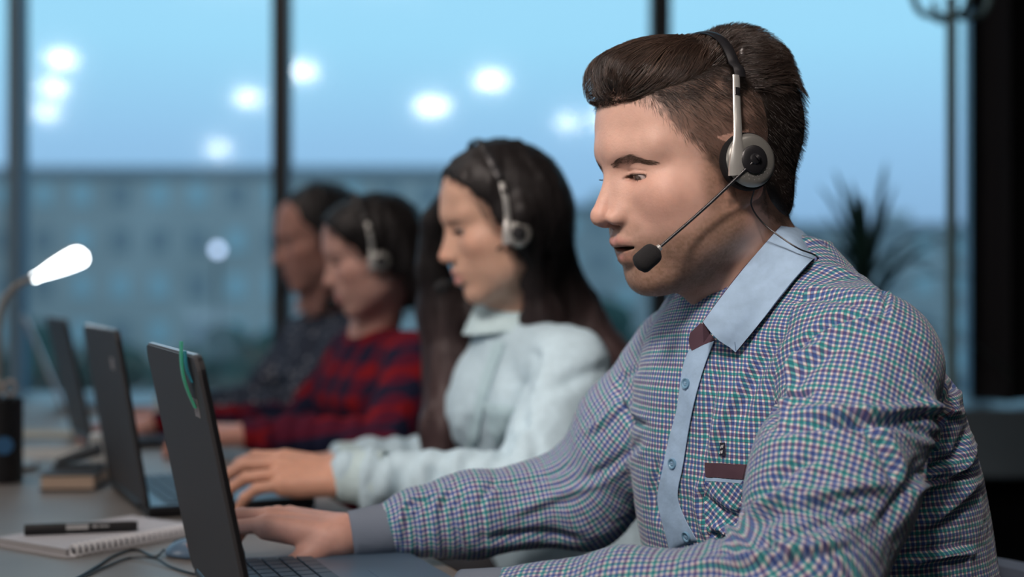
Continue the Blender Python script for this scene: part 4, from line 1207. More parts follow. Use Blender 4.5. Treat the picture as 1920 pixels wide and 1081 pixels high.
I_ = bez(np.vstack([inner, at(1477, 414, 1.475)[None], backI[None], mirr(inner)[::-1][:-3]+np.array([0, 0, -.004])]), 90)
O_ = bez(np.vstack([outer, at(1533, 478, 1.475)[None], backO[None], (mirr(outer)*.7+mirr(inner)*.3)[::-1][:-3]+np.array([0, 0, -.010])]), 90)
def collar_sheet(I_, O_, bulge, ext, lift):
    t = np.linspace(0, 1, 12)[:, None, None]
    G = I_[None]*(1-t)+(O_+(O_-I_)*ext)[None]*t
    nrm = (I_+O_)/2-(cen_n+np.array([0, 0, .03])); nrm /= length(nrm)[:, None]
    return G+nrm[None]*(bulge*np.sin(np.clip(t*1.25, 0, 1)*PI*.8)+lift*t)
mb = MB(); mb.grid(collar_sheet(I_, O_, .0060, 0.0, .0).transpose(1, 0, 2), .0016)
collar = mb.build('collar', BLUEC, shirt, smooth=True)
mb = MB(); mb.grid(collar_sheet(I_, O_, .0035, .035, -.0018).transpose(1, 0, 2), .0010)
mb.build('collar_underside', MAROON, collar, smooth=True)
# collar stand inside, maroon
nrmI = I_-cen_n; nrmI[:, 2] = 0; nrmI /= length(nrmI)[:, None]
t = np.linspace(0, 1, 8)[:, None, None]
mb = MB(); mb.grid((I_[None]*(1-t)+(I_-nrmI*.0015+np.array([0, 0, -.020])+(-TF)*0)[None]*t).transpose(1, 0, 2), .0012)
mb.build('collar_stand', MAROON, collar, smooth=True)
patch('neck_facing', [(1298, 626), (1296, 642), (1301, 658)], [(1318, 608), (1334, 624), (1344, 638)], 0, off=.0035, nx=8, ny=10, matl=MAROON, parent=shirt)
# buttonhole at the collar tip
h0_ = outer[0]*.82+inner[0]*.10+outer[1]*.08
mb = MB(); mb.tube([h0_+np.array([0, -.004, .004]), h0_+np.array([.001, -.004, -.004])], .0004, 6); mb.build('buttonhole', mat('blue_thread', (.16, .24, .36), .8), collar)
# ------------------------------------------------------------------ the room and what stands beyond the glass
G_Y = 4.7
WALLM = mat('grey_plaster', (.16, .17, .18), .8, noise=(3, .06))
DARKW = mat('charcoal_wall', (.012, .012, .015), .8)
FLOORM = mat('dark_carpet', (.022, .023, .026), .95, bump=(300, .5, .003))
CEILM = mat('ceiling_white', (.30, .30, .30), .8)
def struct(name, mb, m, parent=None):
    o = mb.build(name, m, parent)
    if parent is None: o['kind'] = 'structure'
    return o
X0, X1, YB = -7.0, 3.0, -15.5
mb = MB(); mb.box(((X0+X1)/2, (YB+G_Y)/2, -.05), (X1-X0, G_Y-YB, .1)); struct('floor', mb, FLOORM)
mb = MB(); mb.box(((X0+X1)/2, (YB+G_Y)/2, CEIL+.05), (X1-X0, G_Y-YB, .1)); struct('ceiling', mb, CEILM)
mb = MB(); mb.box((X0-.05, (YB+G_Y)/2, CEIL/2), (.1, G_Y-YB, CEIL)); struct('wall_left', mb, WALLM)
mb = MB(); mb.box((X1+.05, (YB+G_Y)/2, CEIL/2), (.1, G_Y-YB, CEIL)); struct('wall_right', mb, DARKW)
mb = MB(); mb.box(((X0+X1)/2, YB-.05, CEIL/2), (X1-X0, .1, CEIL)); struct('wall_back', mb, DARKW)
# parapet below the window, sill on top of it
mb = MB(); mb.box(((X0+X1)/2, G_Y-.02, .34), (X1-X0, .24, .68)); struct('wall_front', mb, DARKW)
SILLM = mat('grey_sill', (.115, .15, .175), .38, noise=(4, .08))
mb = MB(); mb.box(((X0+X1)/2, 4.28, .625), (X1-X0, .70, .19), bev=.006); o = struct('trim_1', mb, SILLM)
FRAME = mat('dark_window_frame', (.014, .017, .021), .4)
FRAMEB = mat('blue_grey_frame', (.15, .25, .33), .5)
GLASS = bpy.data.materials.new('window_glass'); GLASS.use_nodes = True
n = GLASS.node_tree; n.nodes.clear()
out = n.nodes.new('ShaderNodeOutputMaterial'); mx = n.nodes.new('ShaderNodeMixShader'); tr = n.nodes.new('ShaderNodeBsdfTransparent'); gl = n.nodes.new('ShaderNodeBsdfGlossy')
tr.inputs[0].default_value = (.97, 1, 1, 1); gl.inputs['Roughness'].default_value = .06; mx.inputs[0].default_value = .09
n.links.new(tr.outputs[0], mx.inputs[1]); n.links.new(gl.outputs[0], mx.inputs[2]); n.links.new(mx.outputs[0], out.inputs[0])
def Xat(px, d): return (px-960)/FPX*d
mull = [(-2.42, .06, FRAME), (Xat(34, G_Y), .045, FRAMEB), (Xat(529, G_Y), .056, FRAME), (Xat(1237, G_Y), .066, FRAME), (Xat(1835, G_Y), .07, FRAMEB), (2.6, .06, FRAME)]
for i, (x_, w_, m_) in enumerate(mull):
    mb = MB(); mb.box((x_, G_Y, 2.04), (w_, .09, 2.7), bev=.004); struct('trim_%d' % (i+2), mb, m_)
mb = MB(); mb.box(((X0+X1)/2, G_Y, 3.30), (X1-X0, .12, .2)); struct('trim_9', mb, FRAME)
edges = [X0]+[m_[0] for m_ in mull]+[X1]
for i in range(len(edges)-1):
    mb = MB(); mb.box(((edges[i]+edges[i+1])/2, G_Y+.01, 1.96), (edges[i+1]-edges[i]-.001, .006, 2.52)); o = struct('window_%d' % (i+1), mb, GLASS)
# dark curtain at the right end of the window, hanging to the sill
CURT = mat('black_curtain', (.0075, .0070, .0100), .9, bump=(200, .3, .002))
mb = MB(); u = np.linspace(0, 1, 160); vv = np.linspace(0, 1, 20)
Gc = np.array([[(1.30+1.25*a, 4.02+.035*math.sin(a*62)+.012*math.sin(a*151)*b, 3.36-(3.36-.735)*b) for b in vv] for a in u])
mb.grid(Gc, .003); tag(mb.build('curtain', CURT, None, smooth=True), 'black curtain hanging in folds at the right end of the window', 'curtain')
# small round ceiling lamps further back in the room; the window glass mirrors them
LAMPG = mat('lamp_diffuser', (.9, .9, .9), .5, emit=(.93, .98, 1.0), estr=62)
LAMPR = mat('lamp_ring', (.6, .6, .6), .4, .5)
first = None
for k_, (px, py, sz) in enumerate([(115, 112, .12), (100, 165, .13), (88, 210, .13), (465, 185, .13), (410, 279, .16), (567, 135, .12), (920, 152, .15), (810, 200, .19), (1065, 230, .12), (1128, 225, .13)]):
    D = (CEIL-.035-CAMZ)*FPX/(540.5-py); X_ = (px-960)/FPX*D; Y_ = 2*(G_Y+.01)-D
    T = empty('ceiling_lamp', (X_, Y_, CEIL), 'small round lamp in the ceiling behind the desks', 'lamp', 'round ceiling lamps')
    mb = MB(); mb.lathe([(sz*1.0, 0), (sz*1.12, 0), (sz*1.12, -.02), (sz*1.0, -.022)], (X_, Y_, CEIL), n=28); mb.build('lamp_ring', LAMPR, T, smooth=True)
    mb = MB(); mb.lathe([(0, -.022), (sz, -.022), (sz, -.03), (0, -.032)], (X_, Y_, CEIL), n=28); mb.build('lamp_diffuser', LAMPG, T)
# housings for the added area lights, out of view on the ceiling
HOUSE = mat('added_lamp_housing', (.5, .5, .5), .5)
for l_, a_, b_, p_, c_ in KEYS:
    mb = MB(); mb.box((l_[0], l_[1], CEIL-.045), (a_+.06, b_+.06, .09)); tag(mb.build('added_luminaire', HOUSE), 'added large flat luminaire on the ceiling, out of view', 'lamp', 'added ceiling luminaires')
# housing, pole and base of the added panel lamp
Rq = np.array(Vector(_aim).to_track_quat('-Z', 'Y').to_matrix())
T = empty('added_panel_lamp', (PANEL[0], PANEL[1], 0), 'added light panel on a stand, out of view at the left of the room', 'lamp')
mb = MB(); mb.box(PANEL-_aim/np.linalg.norm(_aim)*.035, (1.06, 1.26, .05), Rq, bev=.005); mb.build('housing', HOUSE, T)
mb = MB(); mb.tube([(PANEL[0]-.05, PANEL[1], .02), (PANEL[0]-.05, PANEL[1], 1.9)], .018, 12); mb.build('pole', FRAME, T, smooth=True)
mb = MB(); mb.lathe([(0, 0), (.25, 0), (.25, .015), (.03, .03), (0, .03)], (PANEL[0]-.05, PANEL[1], 0)); mb.build('base', FRAME, T, smooth=True)
for SPOT, SPOT_AIM, lb_s in SPOTS:  # housing and mount of each added spotlight
    T = empty('added_spotlight', SPOT, lb_s, 'lamp')
    sd_ = (SPOT_AIM-SPOT)/np.linalg.norm(SPOT_AIM-SPOT)
    mb = MB(); mb.tube([SPOT-sd_*.16, SPOT-sd_*.15, SPOT-sd_*.03, SPOT-sd_*.015], [.05, .10, .245, .25], 28, caps=False); o = mb.build('housing', FRAME, T, smooth=True)
    mb = MB(); mb.tube([SPOT-sd_*.15, (SPOT[0], SPOT[1]-.05, CEIL)], .012, 8); mb.build('mount', FRAME, T, smooth=True)
# coat rack
STEEL = mat('grey_steel', (.14, .22, .23), .45, .3)
cx_, cy_ = Xat(1784, 3.35), 3.35
T = empty('coat_rack', (cx_, cy_, 0), 'tall grey metal coat rack standing in front of the window beside the black curtain', 'coat rack')
mb = MB(); mb.tube([(cx_, cy_, .02), (cx_, cy_, 1.74)], .0135, 14); mb.build('pole', STEEL, T, smooth=True)
mb = MB(); mb.lathe([(0, 0), (.17, 0), (.17, .012), (.03, .03), (0, .03)], (cx_, cy_, 0)); mb.build('base', STEEL, T, smooth=True)
for k_ in range(4):
    a_ = R(180+90*k_+8); dx, dy = math.cos(a_), math.sin(a_)
    mb = MB(); mb.tube(bez([(cx_, cy_, 1.695), (cx_+dx*.045, cy_+dy*.045, 1.692), (cx_+dx*.080, cy_+dy*.080, 1.705), (cx_+dx*.098, cy_+dy*.098, 1.745)], 24), .008, 10); mb.build('hook', STEEL, T, smooth=True)
# potted plant with narrow arching leaves
px_, py_ = Xat(1652, 3.9), 3.72
T = empty('potted_plant', (px_, py_, .70), 'dark green plant with narrow arching leaves on the sill behind the man', 'plant')
POTM = mat('dark_pot', (.03, .03, .035), .6); TRK = mat('brown_stem', (.05, .035, .025), .9); LEAF = mat('dark_leaf', (.018, .050, .040), .5, noise=(20, .3))
T.location = (px_, py_+.35, .72)
pb = np.array([px_, py_+.35, .72])
mb = MB(); mb.lathe([(0, 0), (.07, 0), (.09, .15), (.095, .16), (.085, .16), (.08, .13), (0, .13)], pb); mb.build('pot', POTM, T, smooth=True)
mb = MB(); mb.tube([pb+np.array([0, 0, .12]), pb+np.array([.01, 0, .25]), pb+np.array([0, 0, .36])], .014, 8); mb.build('stem', TRK, T, smooth=True)
lr = np.random.RandomState(5); mb = MB()
for i in range(64):
    a_ = lr.uniform(0, 2*PI); el = lr.uniform(-.1, 1.45); Ln = lr.uniform(.26, .44)
    b0 = pb+np.array([0, 0, lr.uniform(.22, .38)]); d_ = np.array([math.cos(a_)*math.cos(el), .8*math.sin(a_)*math.cos(el), math.sin(el)])
    t = np.linspace(0, 1, 9)[:, None]; pts = b0+d_*Ln*t+np.array([0, 0, -.16*Ln/.3])*t*t*math.cos(el)
    sd = np.cross(d_, (0, 0, 1)); sd /= np.linalg.norm(sd)+1e-9
    wd = .011*np.sin(np.clip(t*.9+.12, 0, 1)*PI)**.7
    Gl = np.stack([pts-sd*wd, pts+np.array([0, 0, -.003]), pts+sd*wd], 1); mb.grid(Gl, .0008)
mb.build('foliage', LEAF, T, smooth=True)

# ---- outside: apartment block, trees, street
GZ = -7.0
GRD = mat('dusk_ground', (.055, .075, .085), .9, noise=(.2, .3))
mb = MB(); mb.box((0, 155, GZ-.2), (500, 300, .4)); o = mb.build('ground', GRD); o['kind'] = 'structure'
BW = mat('hazed_facade', (.60, .55, .52), .85, noise=(.15, .15)); BD = mat('facade_band', (.52, .49, .48), .85)  # dusk haze is put into these pale facade colours
WG = mat('pale_window', (.58, .70, .72), .25); WG2 = mat('dark_window', (.36, .37, .38), .2); ROOFM = mat('roof', (.36, .38, .42), .8)  # roof colour lightened to stand in for the haze
def block(name, label, x0, x1, y0, dep, top, floors, cols, seed, mw=BW):
    T = empty(name, ((x0+x1)/2, y0, GZ), label, 'building')
    mb = MB(); mb.box(((x0+x1)/2, y0+dep/2, (GZ+top)/2), (x1-x0, dep, top-GZ)); mb.build('wall', mw, T)
    mb = MB(); mb.box(((x0+x1)/2, y0+dep/2, top+.25), (x1-x0+.8, dep+.8, .5)); mb.build('roof', ROOFM, T)
    rr = np.random.RandomState(seed); H_ = (top-GZ)/floors
    for i in range(floors):
        for j in range(cols):
            w_ = (x1-x0)/cols; xc = x0+(j+.5)*w_; zc = GZ+(i+.55)*H_
            mm = WG if rr.uniform() < .45 else WG2
            mb = MB(); mb.box((xc, y0-.03, zc), (w_*.45, .12, H_*.5)); mb.build('window_pane', mm, T)
    if cols < 12:
        for j in range(2):
            mb = MB(); mb.box((x0+(x1-x0)*(.3+.4*j), y0+dep/2, top+1.1), (2.2, 2.2, 1.4)); mb.build('chimney', BD, T)
    return T
block('apartment_building', 'long grey apartment block seen out of focus behind the left window pane', -37, -4.5, 100, 14, 9.1, 5, 12, 1)
block('apartment_building', 'lower grey apartment block seen behind the woman in the pale shirt', -3.2, 13, 118, 14, 7.6, 5, 7, 2, BD)
block('apartment_building', 'low grey building on the skyline behind the collar of the man in front', 16, 44, 125, 14, 6.3, 4, 9, 4, BD)
block('apartment_building', 'dark building at the left edge of the view through the window', -62, -39.5, 88, 14, 11.5, 5, 6, 6, BD)
TREEL = mat('dusk_foliage', (.035, .075, .062), .9, noise=(1.5, .4))
def tree(x_, y_, hgt, rad, label, seed):
    T = empty('tree', (x_, y_, GZ), label, 'tree', 'trees in front of the apartment blocks')
    mb = MB(); mb.tube([(x_, y_, GZ), (x_+.1, y_, GZ+hgt*.6)], [.22, .14], 8); mb.build('trunk', TRK, T, smooth=True)
    tr_ = np.random.RandomState(seed); cs = [np.array([x_, y_, GZ+hgt*.68])+tr_.normal(size=3)*rad*.42 for _ in range(7)]
    def f(P):
        d = None
        for c_ in cs:
            e_ = sph(P, c_, rad*.55); d = e_ if d is None else smin(d, e_, rad*.2)
        return d+rad*.10*vnoise(P, 3.2/rad, seed).astype(np.float32)
    V_, Q_ = surf(f, np.array([x_, y_, GZ+hgt*.68])-rad*2.1, np.array([x_, y_, GZ+hgt*.68])+rad*2.1, rad*.16, B=4)
    mesh_np('crown', V_, Q_, TREEL, T)
for k_, (px, d_, hh, rd) in enumerate([(60, 72, 5.2, 2.3), (200, 78, 4.4, 2.2), (330, 70, 4.0, 2.0), (455, 80, 5.5, 2.4), (640, 76, 5.0, 2.3), (1090, 74, 5.6, 2.5), (1180, 85, 5.2, 2.2), (1560, 70, 5.2, 2.4)]):
    tree(Xat(px, d_), d_, hh, rd, 'dark bushy tree standing in front of the apartment blocks', 20+k_)
# street lamp, a blurred pale disc through the window
sx0, sy0 = Xat(408, 60), 60; sz0 = at(408, 468, 60)[2]
T = empty('street_lamp', (sx0, sy0, GZ), 'lit street lamp outside, showing as a pale blurred disc', 'street lamp')
mb = MB(); mb.tube([(sx0, sy0, GZ), (sx0, sy0, sz0-.2)], .06, 8); mb.build('pole', FRAME, T, smooth=True)
mb = MB(); mb.lathe([(0, -.20), (.12, -.17), (.19, -.05), (.19, .05), (.12, .17), (0, .20)], (sx0, sy0, sz0), n=20); mb.build('lamp_globe', mat('globe', (.8, .8, .9), .5, emit=(.62, .72, 1.0), estr=3.2), T, smooth=True)
# ------------------------------------------------------------------ the long desk and what lies on it
DZ = .740
AX = np.array([-.358, .934, 0]); UX = np.array([.934, .358, 0])   # along the desk, towards the sitters
E0 = np.array([.033, 1.33, 0])
DESKM = mat('grey_oak', (.20, .185, .17), .42, noise=(9, .10)); EDGEM = mat('tan_edge', (.30, .22, .14), .5)
RD = np.stack([UX, AX, (0, 0, 1)], -1)
T = empty('desk', E0+AX*.9-UX*.65, 'long grey wooden desk shared by the four people', 'desk')
T.rotation_euler = (0, 0, 0)
c0 = E0+AX*.85-UX*.60
mb = MB(); mb.box(c0+np.array([0, 0, DZ-.0125]), (1.20, 4.1, .025), RD, bev=.002); mb.build('desktop', DESKM, T)
mb = MB(); mb.box(c0+UX*.6+np.array([0, 0, DZ-.0127]), (.0030, 4.1, .0235), RD); mb.build('edge_band', EDGEM, T)
for i in (-1, 0, 1):
    for j in (-1, 1):
        p = c0+AX*i*1.9+UX*j*.5
        mb = MB(); mb.box(p+np.array([0, 0, (DZ-.025)/2]), (.05, .05, DZ-.025), RD, bev=.003); mb.build('leg', FRAME, T)
# laptops
LAPB = mat('black_laptop_lid', (.034, .033, .036), .62); LAPE = mat('black_laptop_edge', (.008, .008, .010), .4)
LAPK = mat('sky_tinted_deck', (.075, .12, .17), .36); KEYM = mat('key', (.045, .072, .10), .5); SILV = mat('laptop_silver', (.30, .27, .25), .4, .4)  # sky reflection is put into the blue of the deck colour
SCR = mat('laptop_screen', (.02, .03, .04), .25, emit=(.45, .62, .85), estr=.55)
RIM = mat('lid_rim_grey', (.42, .42, .44), .35, .5)
def laptop(near, yaw, lean, label, lid=LAPB, edge=LAPE, deck=LAPK, w_=.336, dep=.235, lh=.247, logo=True, silver=False):
    """near: world point on the desk under the near end of the hinge; yaw: turn of the hinge line; lean: backward lean of the lid"""
    near = np.array(near, float)
    h = np.array([-math.sin(R(yaw)), math.cos(R(yaw)), 0]); u = np.array([math.cos(R(yaw)), math.sin(R(yaw)), 0]); up = np.array([0, 0, 1.])
    Rb = np.stack([u, h, up], -1)
    o = near+np.array([0, 0, DZ-near[2]])
    cen = o+h*w_/2
    T = empty('laptop', cen+u*dep/2, label, 'laptop', None)
    mb = MB(); mb.box(cen+u*(dep/2)+up*.0085, (dep, w_, .014), Rb, bev=.003); base = mb.build('base', edge, T)
    mb = MB(); mb.box(cen+u*(dep/2)+up*.0162, (dep-.004, w_-.004, .0018), Rb); mb.build('deck', deck, base)
    # keys
    kx, ky = 5, 14; pitch_u, pitch_h = .0188, .0212
    mb = MB(); mb.box(cen+u*(.028+kx*pitch_u/2)+up*.0172, (kx*pitch_u+.006, ky*pitch_h+.006, .0004), Rb); kb = mb.build('keyboard_well', LAPE, base)
    for i in range(kx):
        j = 0.0
        row = [1]*ky if i < kx-1 else [1, 1, 1, 1, 5.2, 1, 1, 1, 1.8]
        pos = 0
        for kw in row:
            mb = MB(); c_ = cen+u*(.030+(i+.5)*pitch_u)+h*(-ky*pitch_h/2+(pos+kw/2)*pitch_h)+up*.0183
            mb.box(c_, (pitch_u-.0028, pitch_h*kw-.0028, .0022), Rb, bev=.0006 if logo else 0); mb.build('key', KEYM, kb)
            pos += kw
    mb = MB(); mb.box(cen+u*(dep-.042)+up*.0173, (.062, .105, .0006), Rb); mb.build('trackpad', deck, base)
    # lid
    lv = -u*math.sin(R(lean))+up*math.cos(R(lean)); ln = u*math.cos(R(lean))+up*math.sin(R(lean))
    Rl = np.stack([ln, h, lv], -1)
    lc = cen+up*.013+lv*lh/2
    bm = bmesh.new(); rr_ = .016; pts = []
    for (cy, cz, a0) in ((w_/2-rr_, lh/2-rr_, 0), (-w_/2+rr_, lh/2-rr_, 90), (-w_/2+rr_*.9, -lh/2+rr_*.9, 180), (w_/2-rr_*.9, -lh/2+rr_*.9, 270)):
        for k in range(7):
            a_ = R(a0+15*k); pts.append((cy+rr_*math.cos(a_), cz+rr_*math.sin(a_)))
    def slab(x0, x1, inset, name, m, par):
        P0 = [np.array([x0, p[0], p[1]]) for p in pts]; P1 = [np.array([x1, p[0]*(1-inset), p[1]*(1-inset)]) for p in pts]
        k = len(pts); Vv = np.array(P0+P1)@Rl.T+lc
        bm = bmesh.new(); vs = [bm.verts.new(v) for v in Vv]
        bm.faces.new(vs[:k]); bm.faces.new(vs[k:][::-1])
        for i in range(k): bm.faces.new((vs[i], vs[k+i], vs[k+(i+1) % k], vs[(i+1) % k]))
        bmesh.ops.recalc_face_normals(bm, faces=bm.faces[:]); bmesh.ops.triangulate(bm, faces=[f for f in bm.faces if len(f.verts) > 4])
        q = MB(); q.add(np.array([v.co[:] for v in bm.verts]), np.array([[v.index for v in f.verts] for f in bm.faces if len(f.verts) == 4]))
        q2 = np.array([[v.index for v in f.verts] for f in bm.faces if len(f.verts) == 3]); q.F3.append(q2); bm.free()
        return q.build(name, m, par)
    bpy_ = slab(0, .0042, .0, 'lid_frame', edge, T)
    slab(-.0001, -.0030, .012, 'lid_back', lid, bpy_)
    mb = MB(); mb.box(lc+ln*.0046, (.0006, w_-.016, lh-.030), Rl); mb.build('screen', SCR, bpy_)
    mb = MB(); mb.box(lc+lv*(lh/2+.0003)+ln*.0010, (.0046, w_-.034, .0010), Rl); mb.build('lid_rim', RIM, bpy_)
    mb = MB(); mb.tube([cen-h*w_*.36+up*.014, cen+h*w_*.36+up*.014], .006, 12); mb.build('hinge', edge, T, smooth=True)
    if silver:
        pass
    return dict(T=T, lid=bpy_, lc=lc, Rl=Rl, cen=cen, Rb=Rb, w=w_, lh=lh)
STK = mat('pale_grey_sticker', (.22, .21, .22), .6)
L1 = laptop((-.222, 1.232, 0), 21.5, 11.5, 'nearest black laptop with a green and a teal page marker on its lid')
def on_lid(L, hy, vz, off=-.0031): return L['lc']+L['Rl']@np.array([off, hy, vz])
# square emblem on the lid back
mb = MB(); mb.box(on_lid(L1, -L1['w']/2+.052, .075), (.0006, .026, .017), L1['Rl']@rotx(0)); mb.build('lid_emblem', STK, L1['lid'])
for (hy, col_, nm, z0, z1, bow) in ((-L1['w']/2+.047, (.05, .42, .24), 'green page marker stuck upright on the nearest laptop lid', .076, .136, .009), (-L1['w']/2+.036, (.02, .22, .30), 'teal page marker stuck on the nearest laptop lid beside the green one', .100, .128, .004)):
    mb = MB(); t = np.linspace(0, 1, 14)
    Gm = np.array([[on_lid(L1, hy+dy, z0+(z1-z0)*a, -.0042-bow*math.sin(a*PI)*.5) for dy in (-.006, 0, .006)] for a in t])
    mb.grid(Gm, .0014); tag(mb.build('page_marker', mat('marker_film', col_, .35, spec=.6), None, smooth=True), nm, 'page marker')
L2 = laptop((Xat(277, 1.93), 1.93, 0), 24, 9.5, 'black laptop of the woman in the pale shirt, second from the front')
mb = MB(); mb.box(on_lid(L2, -L2['w']/2+.075, .075), (.0006, .030, .017), L2['Rl']); mb.build('lid_emblem', STK, L2['lid'])
L3 = laptop((Xat(175, 2.74), 2.74, 0), 24, 12, 'black laptop third from the front, just behind the cream book')
L4 = laptop((Xat(118, 3.52), 3.52, 0), 19, 22, 'farthest laptop, its silver lid seen edge on at the left', lid=SILV, edge=SILV)
def desk_pt(px, py, z=DZ):
    d = (CAMZ-z)*FPX/(py-540.5); return at(px, py, d)
# spiral notebook with a marker on it
PAPER = mat('white_paper', (.55, .56, .60), .8, noise=(40, .03)); PAGES = mat('page_block', (.40, .39, .40), .9)
nb0 = desk_pt(131, 1046); nb1 = desk_pt(347, 1006); nbl = desk_pt(4, 1022)
e1 = nb1-nb0; e1[2] = 0; e1 /= np.linalg.norm(e1); e2 = nbl-nb0; e2[2] = 0; e2 = e2-e1*(e2@e1); e2 /= np.linalg.norm(e2)
RN = np.stack([e1, e2, (0, 0, 1)], -1); nw, nl_ = .210, .148
nc = nb0+e1*nw/2+e2*nl_/2; nc[2] = DZ
T = empty('notebook', nc, 'open white spiral notebook lying at the front left of the desk under a black marker', 'notebook')
mb = MB(); mb.box(nc+e2*.003+np.array([0, 0, .0045]), (nw-.004, nl_-.014, .008), RN); mb.build('page_block', PAGES, T)
mb = MB(); mb.box(nc+e2*.003+np.array([0, 0, .0090]), (nw-.003, nl_-.013, .0008), RN); mb.build('cover_page', PAPER, T)
mb = MB(); mb.box(nc+np.array([0, 0, .0006]), (nw, nl_-.004, .0010), RN); mb.build('back_cover', PAPER, T)
WIRE = mat('white_wire', (.80, .80, .82), .4)
for k_ in range(24):
    p = nb0+e1*(.007+k_*.0085)+e2*.0015; p[2] = DZ+.0078
    a_ = np.linspace(0, 2*PI, 15)[:-1]; rg = [p+.0074*(math.cos(q)*np.array([0, 0, 1])+math.sin(q)*e2)*np.array([1, 1, .9]) for q in a_]
    mb = MB(); mb.tube(rg+[rg[0]], .0016, 6); mb.build('binding_ring', WIRE, T, smooth=True)
mk0 = desk_pt(46, 993, DZ+.016); mk1 = desk_pt(258, 985, DZ+.016)
dvm = mk1-mk0; Lm = np.linalg.norm(dvm); dvm /= Lm
MKB = mat('marker_black', (.010, .010, .012), .35)
T = empty('marker_pen', (mk0+mk1)/2, 'black marker pen with white lettering lying on the open notebook', 'marker pen')
mb = MB(); mb.tube([mk0, mk0+dvm*Lm*.36], [.0072, .0072], 20); mb.build('cap', MKB, T, smooth=True)
mb = MB(); mb.tube([mk0+dvm*Lm*.36, mk0+dvm*Lm*.93, mk1], [.0064, .0064, .0058], 20); br = mb.build('barrel', MKB, T, smooth=True)
mlab = np.cross(dvm, (0, 0, 1)); mlab /= np.linalg.norm(mlab)
if mlab[1] > 0: mlab = -mlab
RMk = np.stack([dvm, mlab, (0, 0, 1)], -1)
for k_, (a_, wd, hh) in enumerate([(.40, .009, .0060), (.465, .009, .0060), (.53, .009, .0060), (.62, .006, .0026), (.70, .012, .0018)]):
    mb = MB(); mb.box(mk0+dvm*Lm*a_+mlab*.0060+np.array([0, 0, .0022]), (wd, .0008, hh), RMk); mb.build('printed_mark', mat('white_print', (.5, .5, .5), .6), br)
# mouse with its cord, pinned under the man's right hand
ms = desk_pt(384, 1042); ms[2] = DZ
fwd = np.array([-.97, .12, 0]); fwd /= np.linalg.norm(fwd)
RMs = np.stack([fwd, np.cross((0, 0, 1), fwd), (0, 0, 1)], -1)
MOUSEM = mat('blue_grey_mouse', (.10, .17, .26), .3)
T = empty('mouse', ms, 'small blue-grey computer mouse under the fingertips of the man in front', 'mouse')
fm = lambda P: smax(ell((P-ms.astype(np.float32))@RMs.astype(np.float32), (0, 0, .002), (.048, .028, .022)), -(P[:, 2]-DZ-.001), .003)
Vm, Qm = surf(fm, ms-.07, ms+.07, .002); mesh_np('shell', Vm, Qm, MOUSEM, T)
mb = MB(); mb.box(ms+fwd*.030+np.array([0, 0, .017]), (.018, .006, .006), RMs@roty(22), bev=.002); mb.build('scroll_wheel', MKB, T)
c1_ = [ms+fwd*.05+np.array([0, 0, .006]), desk_pt(290, 1043, DZ+.002), desk_pt(255, 1030, DZ+.002), desk_pt(215, 1040, DZ+.002), desk_pt(180, 1062, DZ+.002), desk_pt(140, 1085, DZ+.002), desk_pt(60, 1120, DZ+.002)]
mb = MB(); mb.tube(bez(c1_, 70), .0016, 8); mb.build('cord', MKB, T, smooth=True)
c2_ = [desk_pt(420, 1078, DZ+.002), desk_pt(372, 1077, DZ+.002), desk_pt(320, 1062, DZ+.002), desk_pt(290, 1046, DZ+.0045), desk_pt(240, 1046, DZ+.002), desk_pt(190, 1065, DZ+.002), desk_pt(150, 1084, DZ+.002), desk_pt(90, 1110, DZ+.002)]
mb = MB(); mb.tube(bez(c2_, 80), .0014, 8); tag(mb.build('cable', MKB, None, smooth=True), 'thin black cable crossing the mouse cord at the front edge of the desk', 'cable')
# pen holder at the left edge
ph = desk_pt(2, 903); PHM = mat('black_holder', (.010, .011, .014), .5)
T = empty('pen_holder', ph, 'black pen holder with a blue spot, cut by the left edge of the picture', 'pen holder')
mb = MB(); hh_ = .135; mb.lathe([(0, 0), (.034, 0), (.034, hh_), (.0315, hh_), (.0315, .004), (0, .004)], ph, n=36); hd = mb.build('cup', PHM, T, smooth=True)
mb = MB(); fd = np.array([.45, -.89, 0]); mb.lathe([(0, .0005), (.014, .0005), (.015, -.0030), (0, -.0035)], ph+fd*.0345+np.array([0, 0, .062]), np.stack([(.89, .45, 0), (0, 0, 1), fd], -1), n=20); mb.build('blue_badge', mat('blue_badge', (.06, .20, .42), .5), hd)
GREYP = mat('grey_grip', (.35, .33, .32), .5)
p0_ = ph+np.array([0, 0, .01])
T = empty('scissors', ph+np.array([0, 0, .0045]), 'grey handled scissors standing in the black pen holder', 'scissors')
for q in (-1, 1):
    mb = MB(); ring = [ph+np.array([.004+q*.011, 0, .152])+np.array([math.cos(a), 0, 1.2*math.sin(a)])*.0095 for a in np.linspace(0, 2*PI, 20)]
    mb.tube(ring, .0032, 8); mb.build('handle', GREYP, T, smooth=True)
    mb = MB(); mb.tube([ph+np.array([.004+q*.004, 0, .143]), ph+np.array([.004-q*.003, 0, .006])], [.0035, .0012], 8, flat=.4); mb.build('blade', mat('blade_steel', (.4, .4, .42), .3, .9), T, smooth=True)
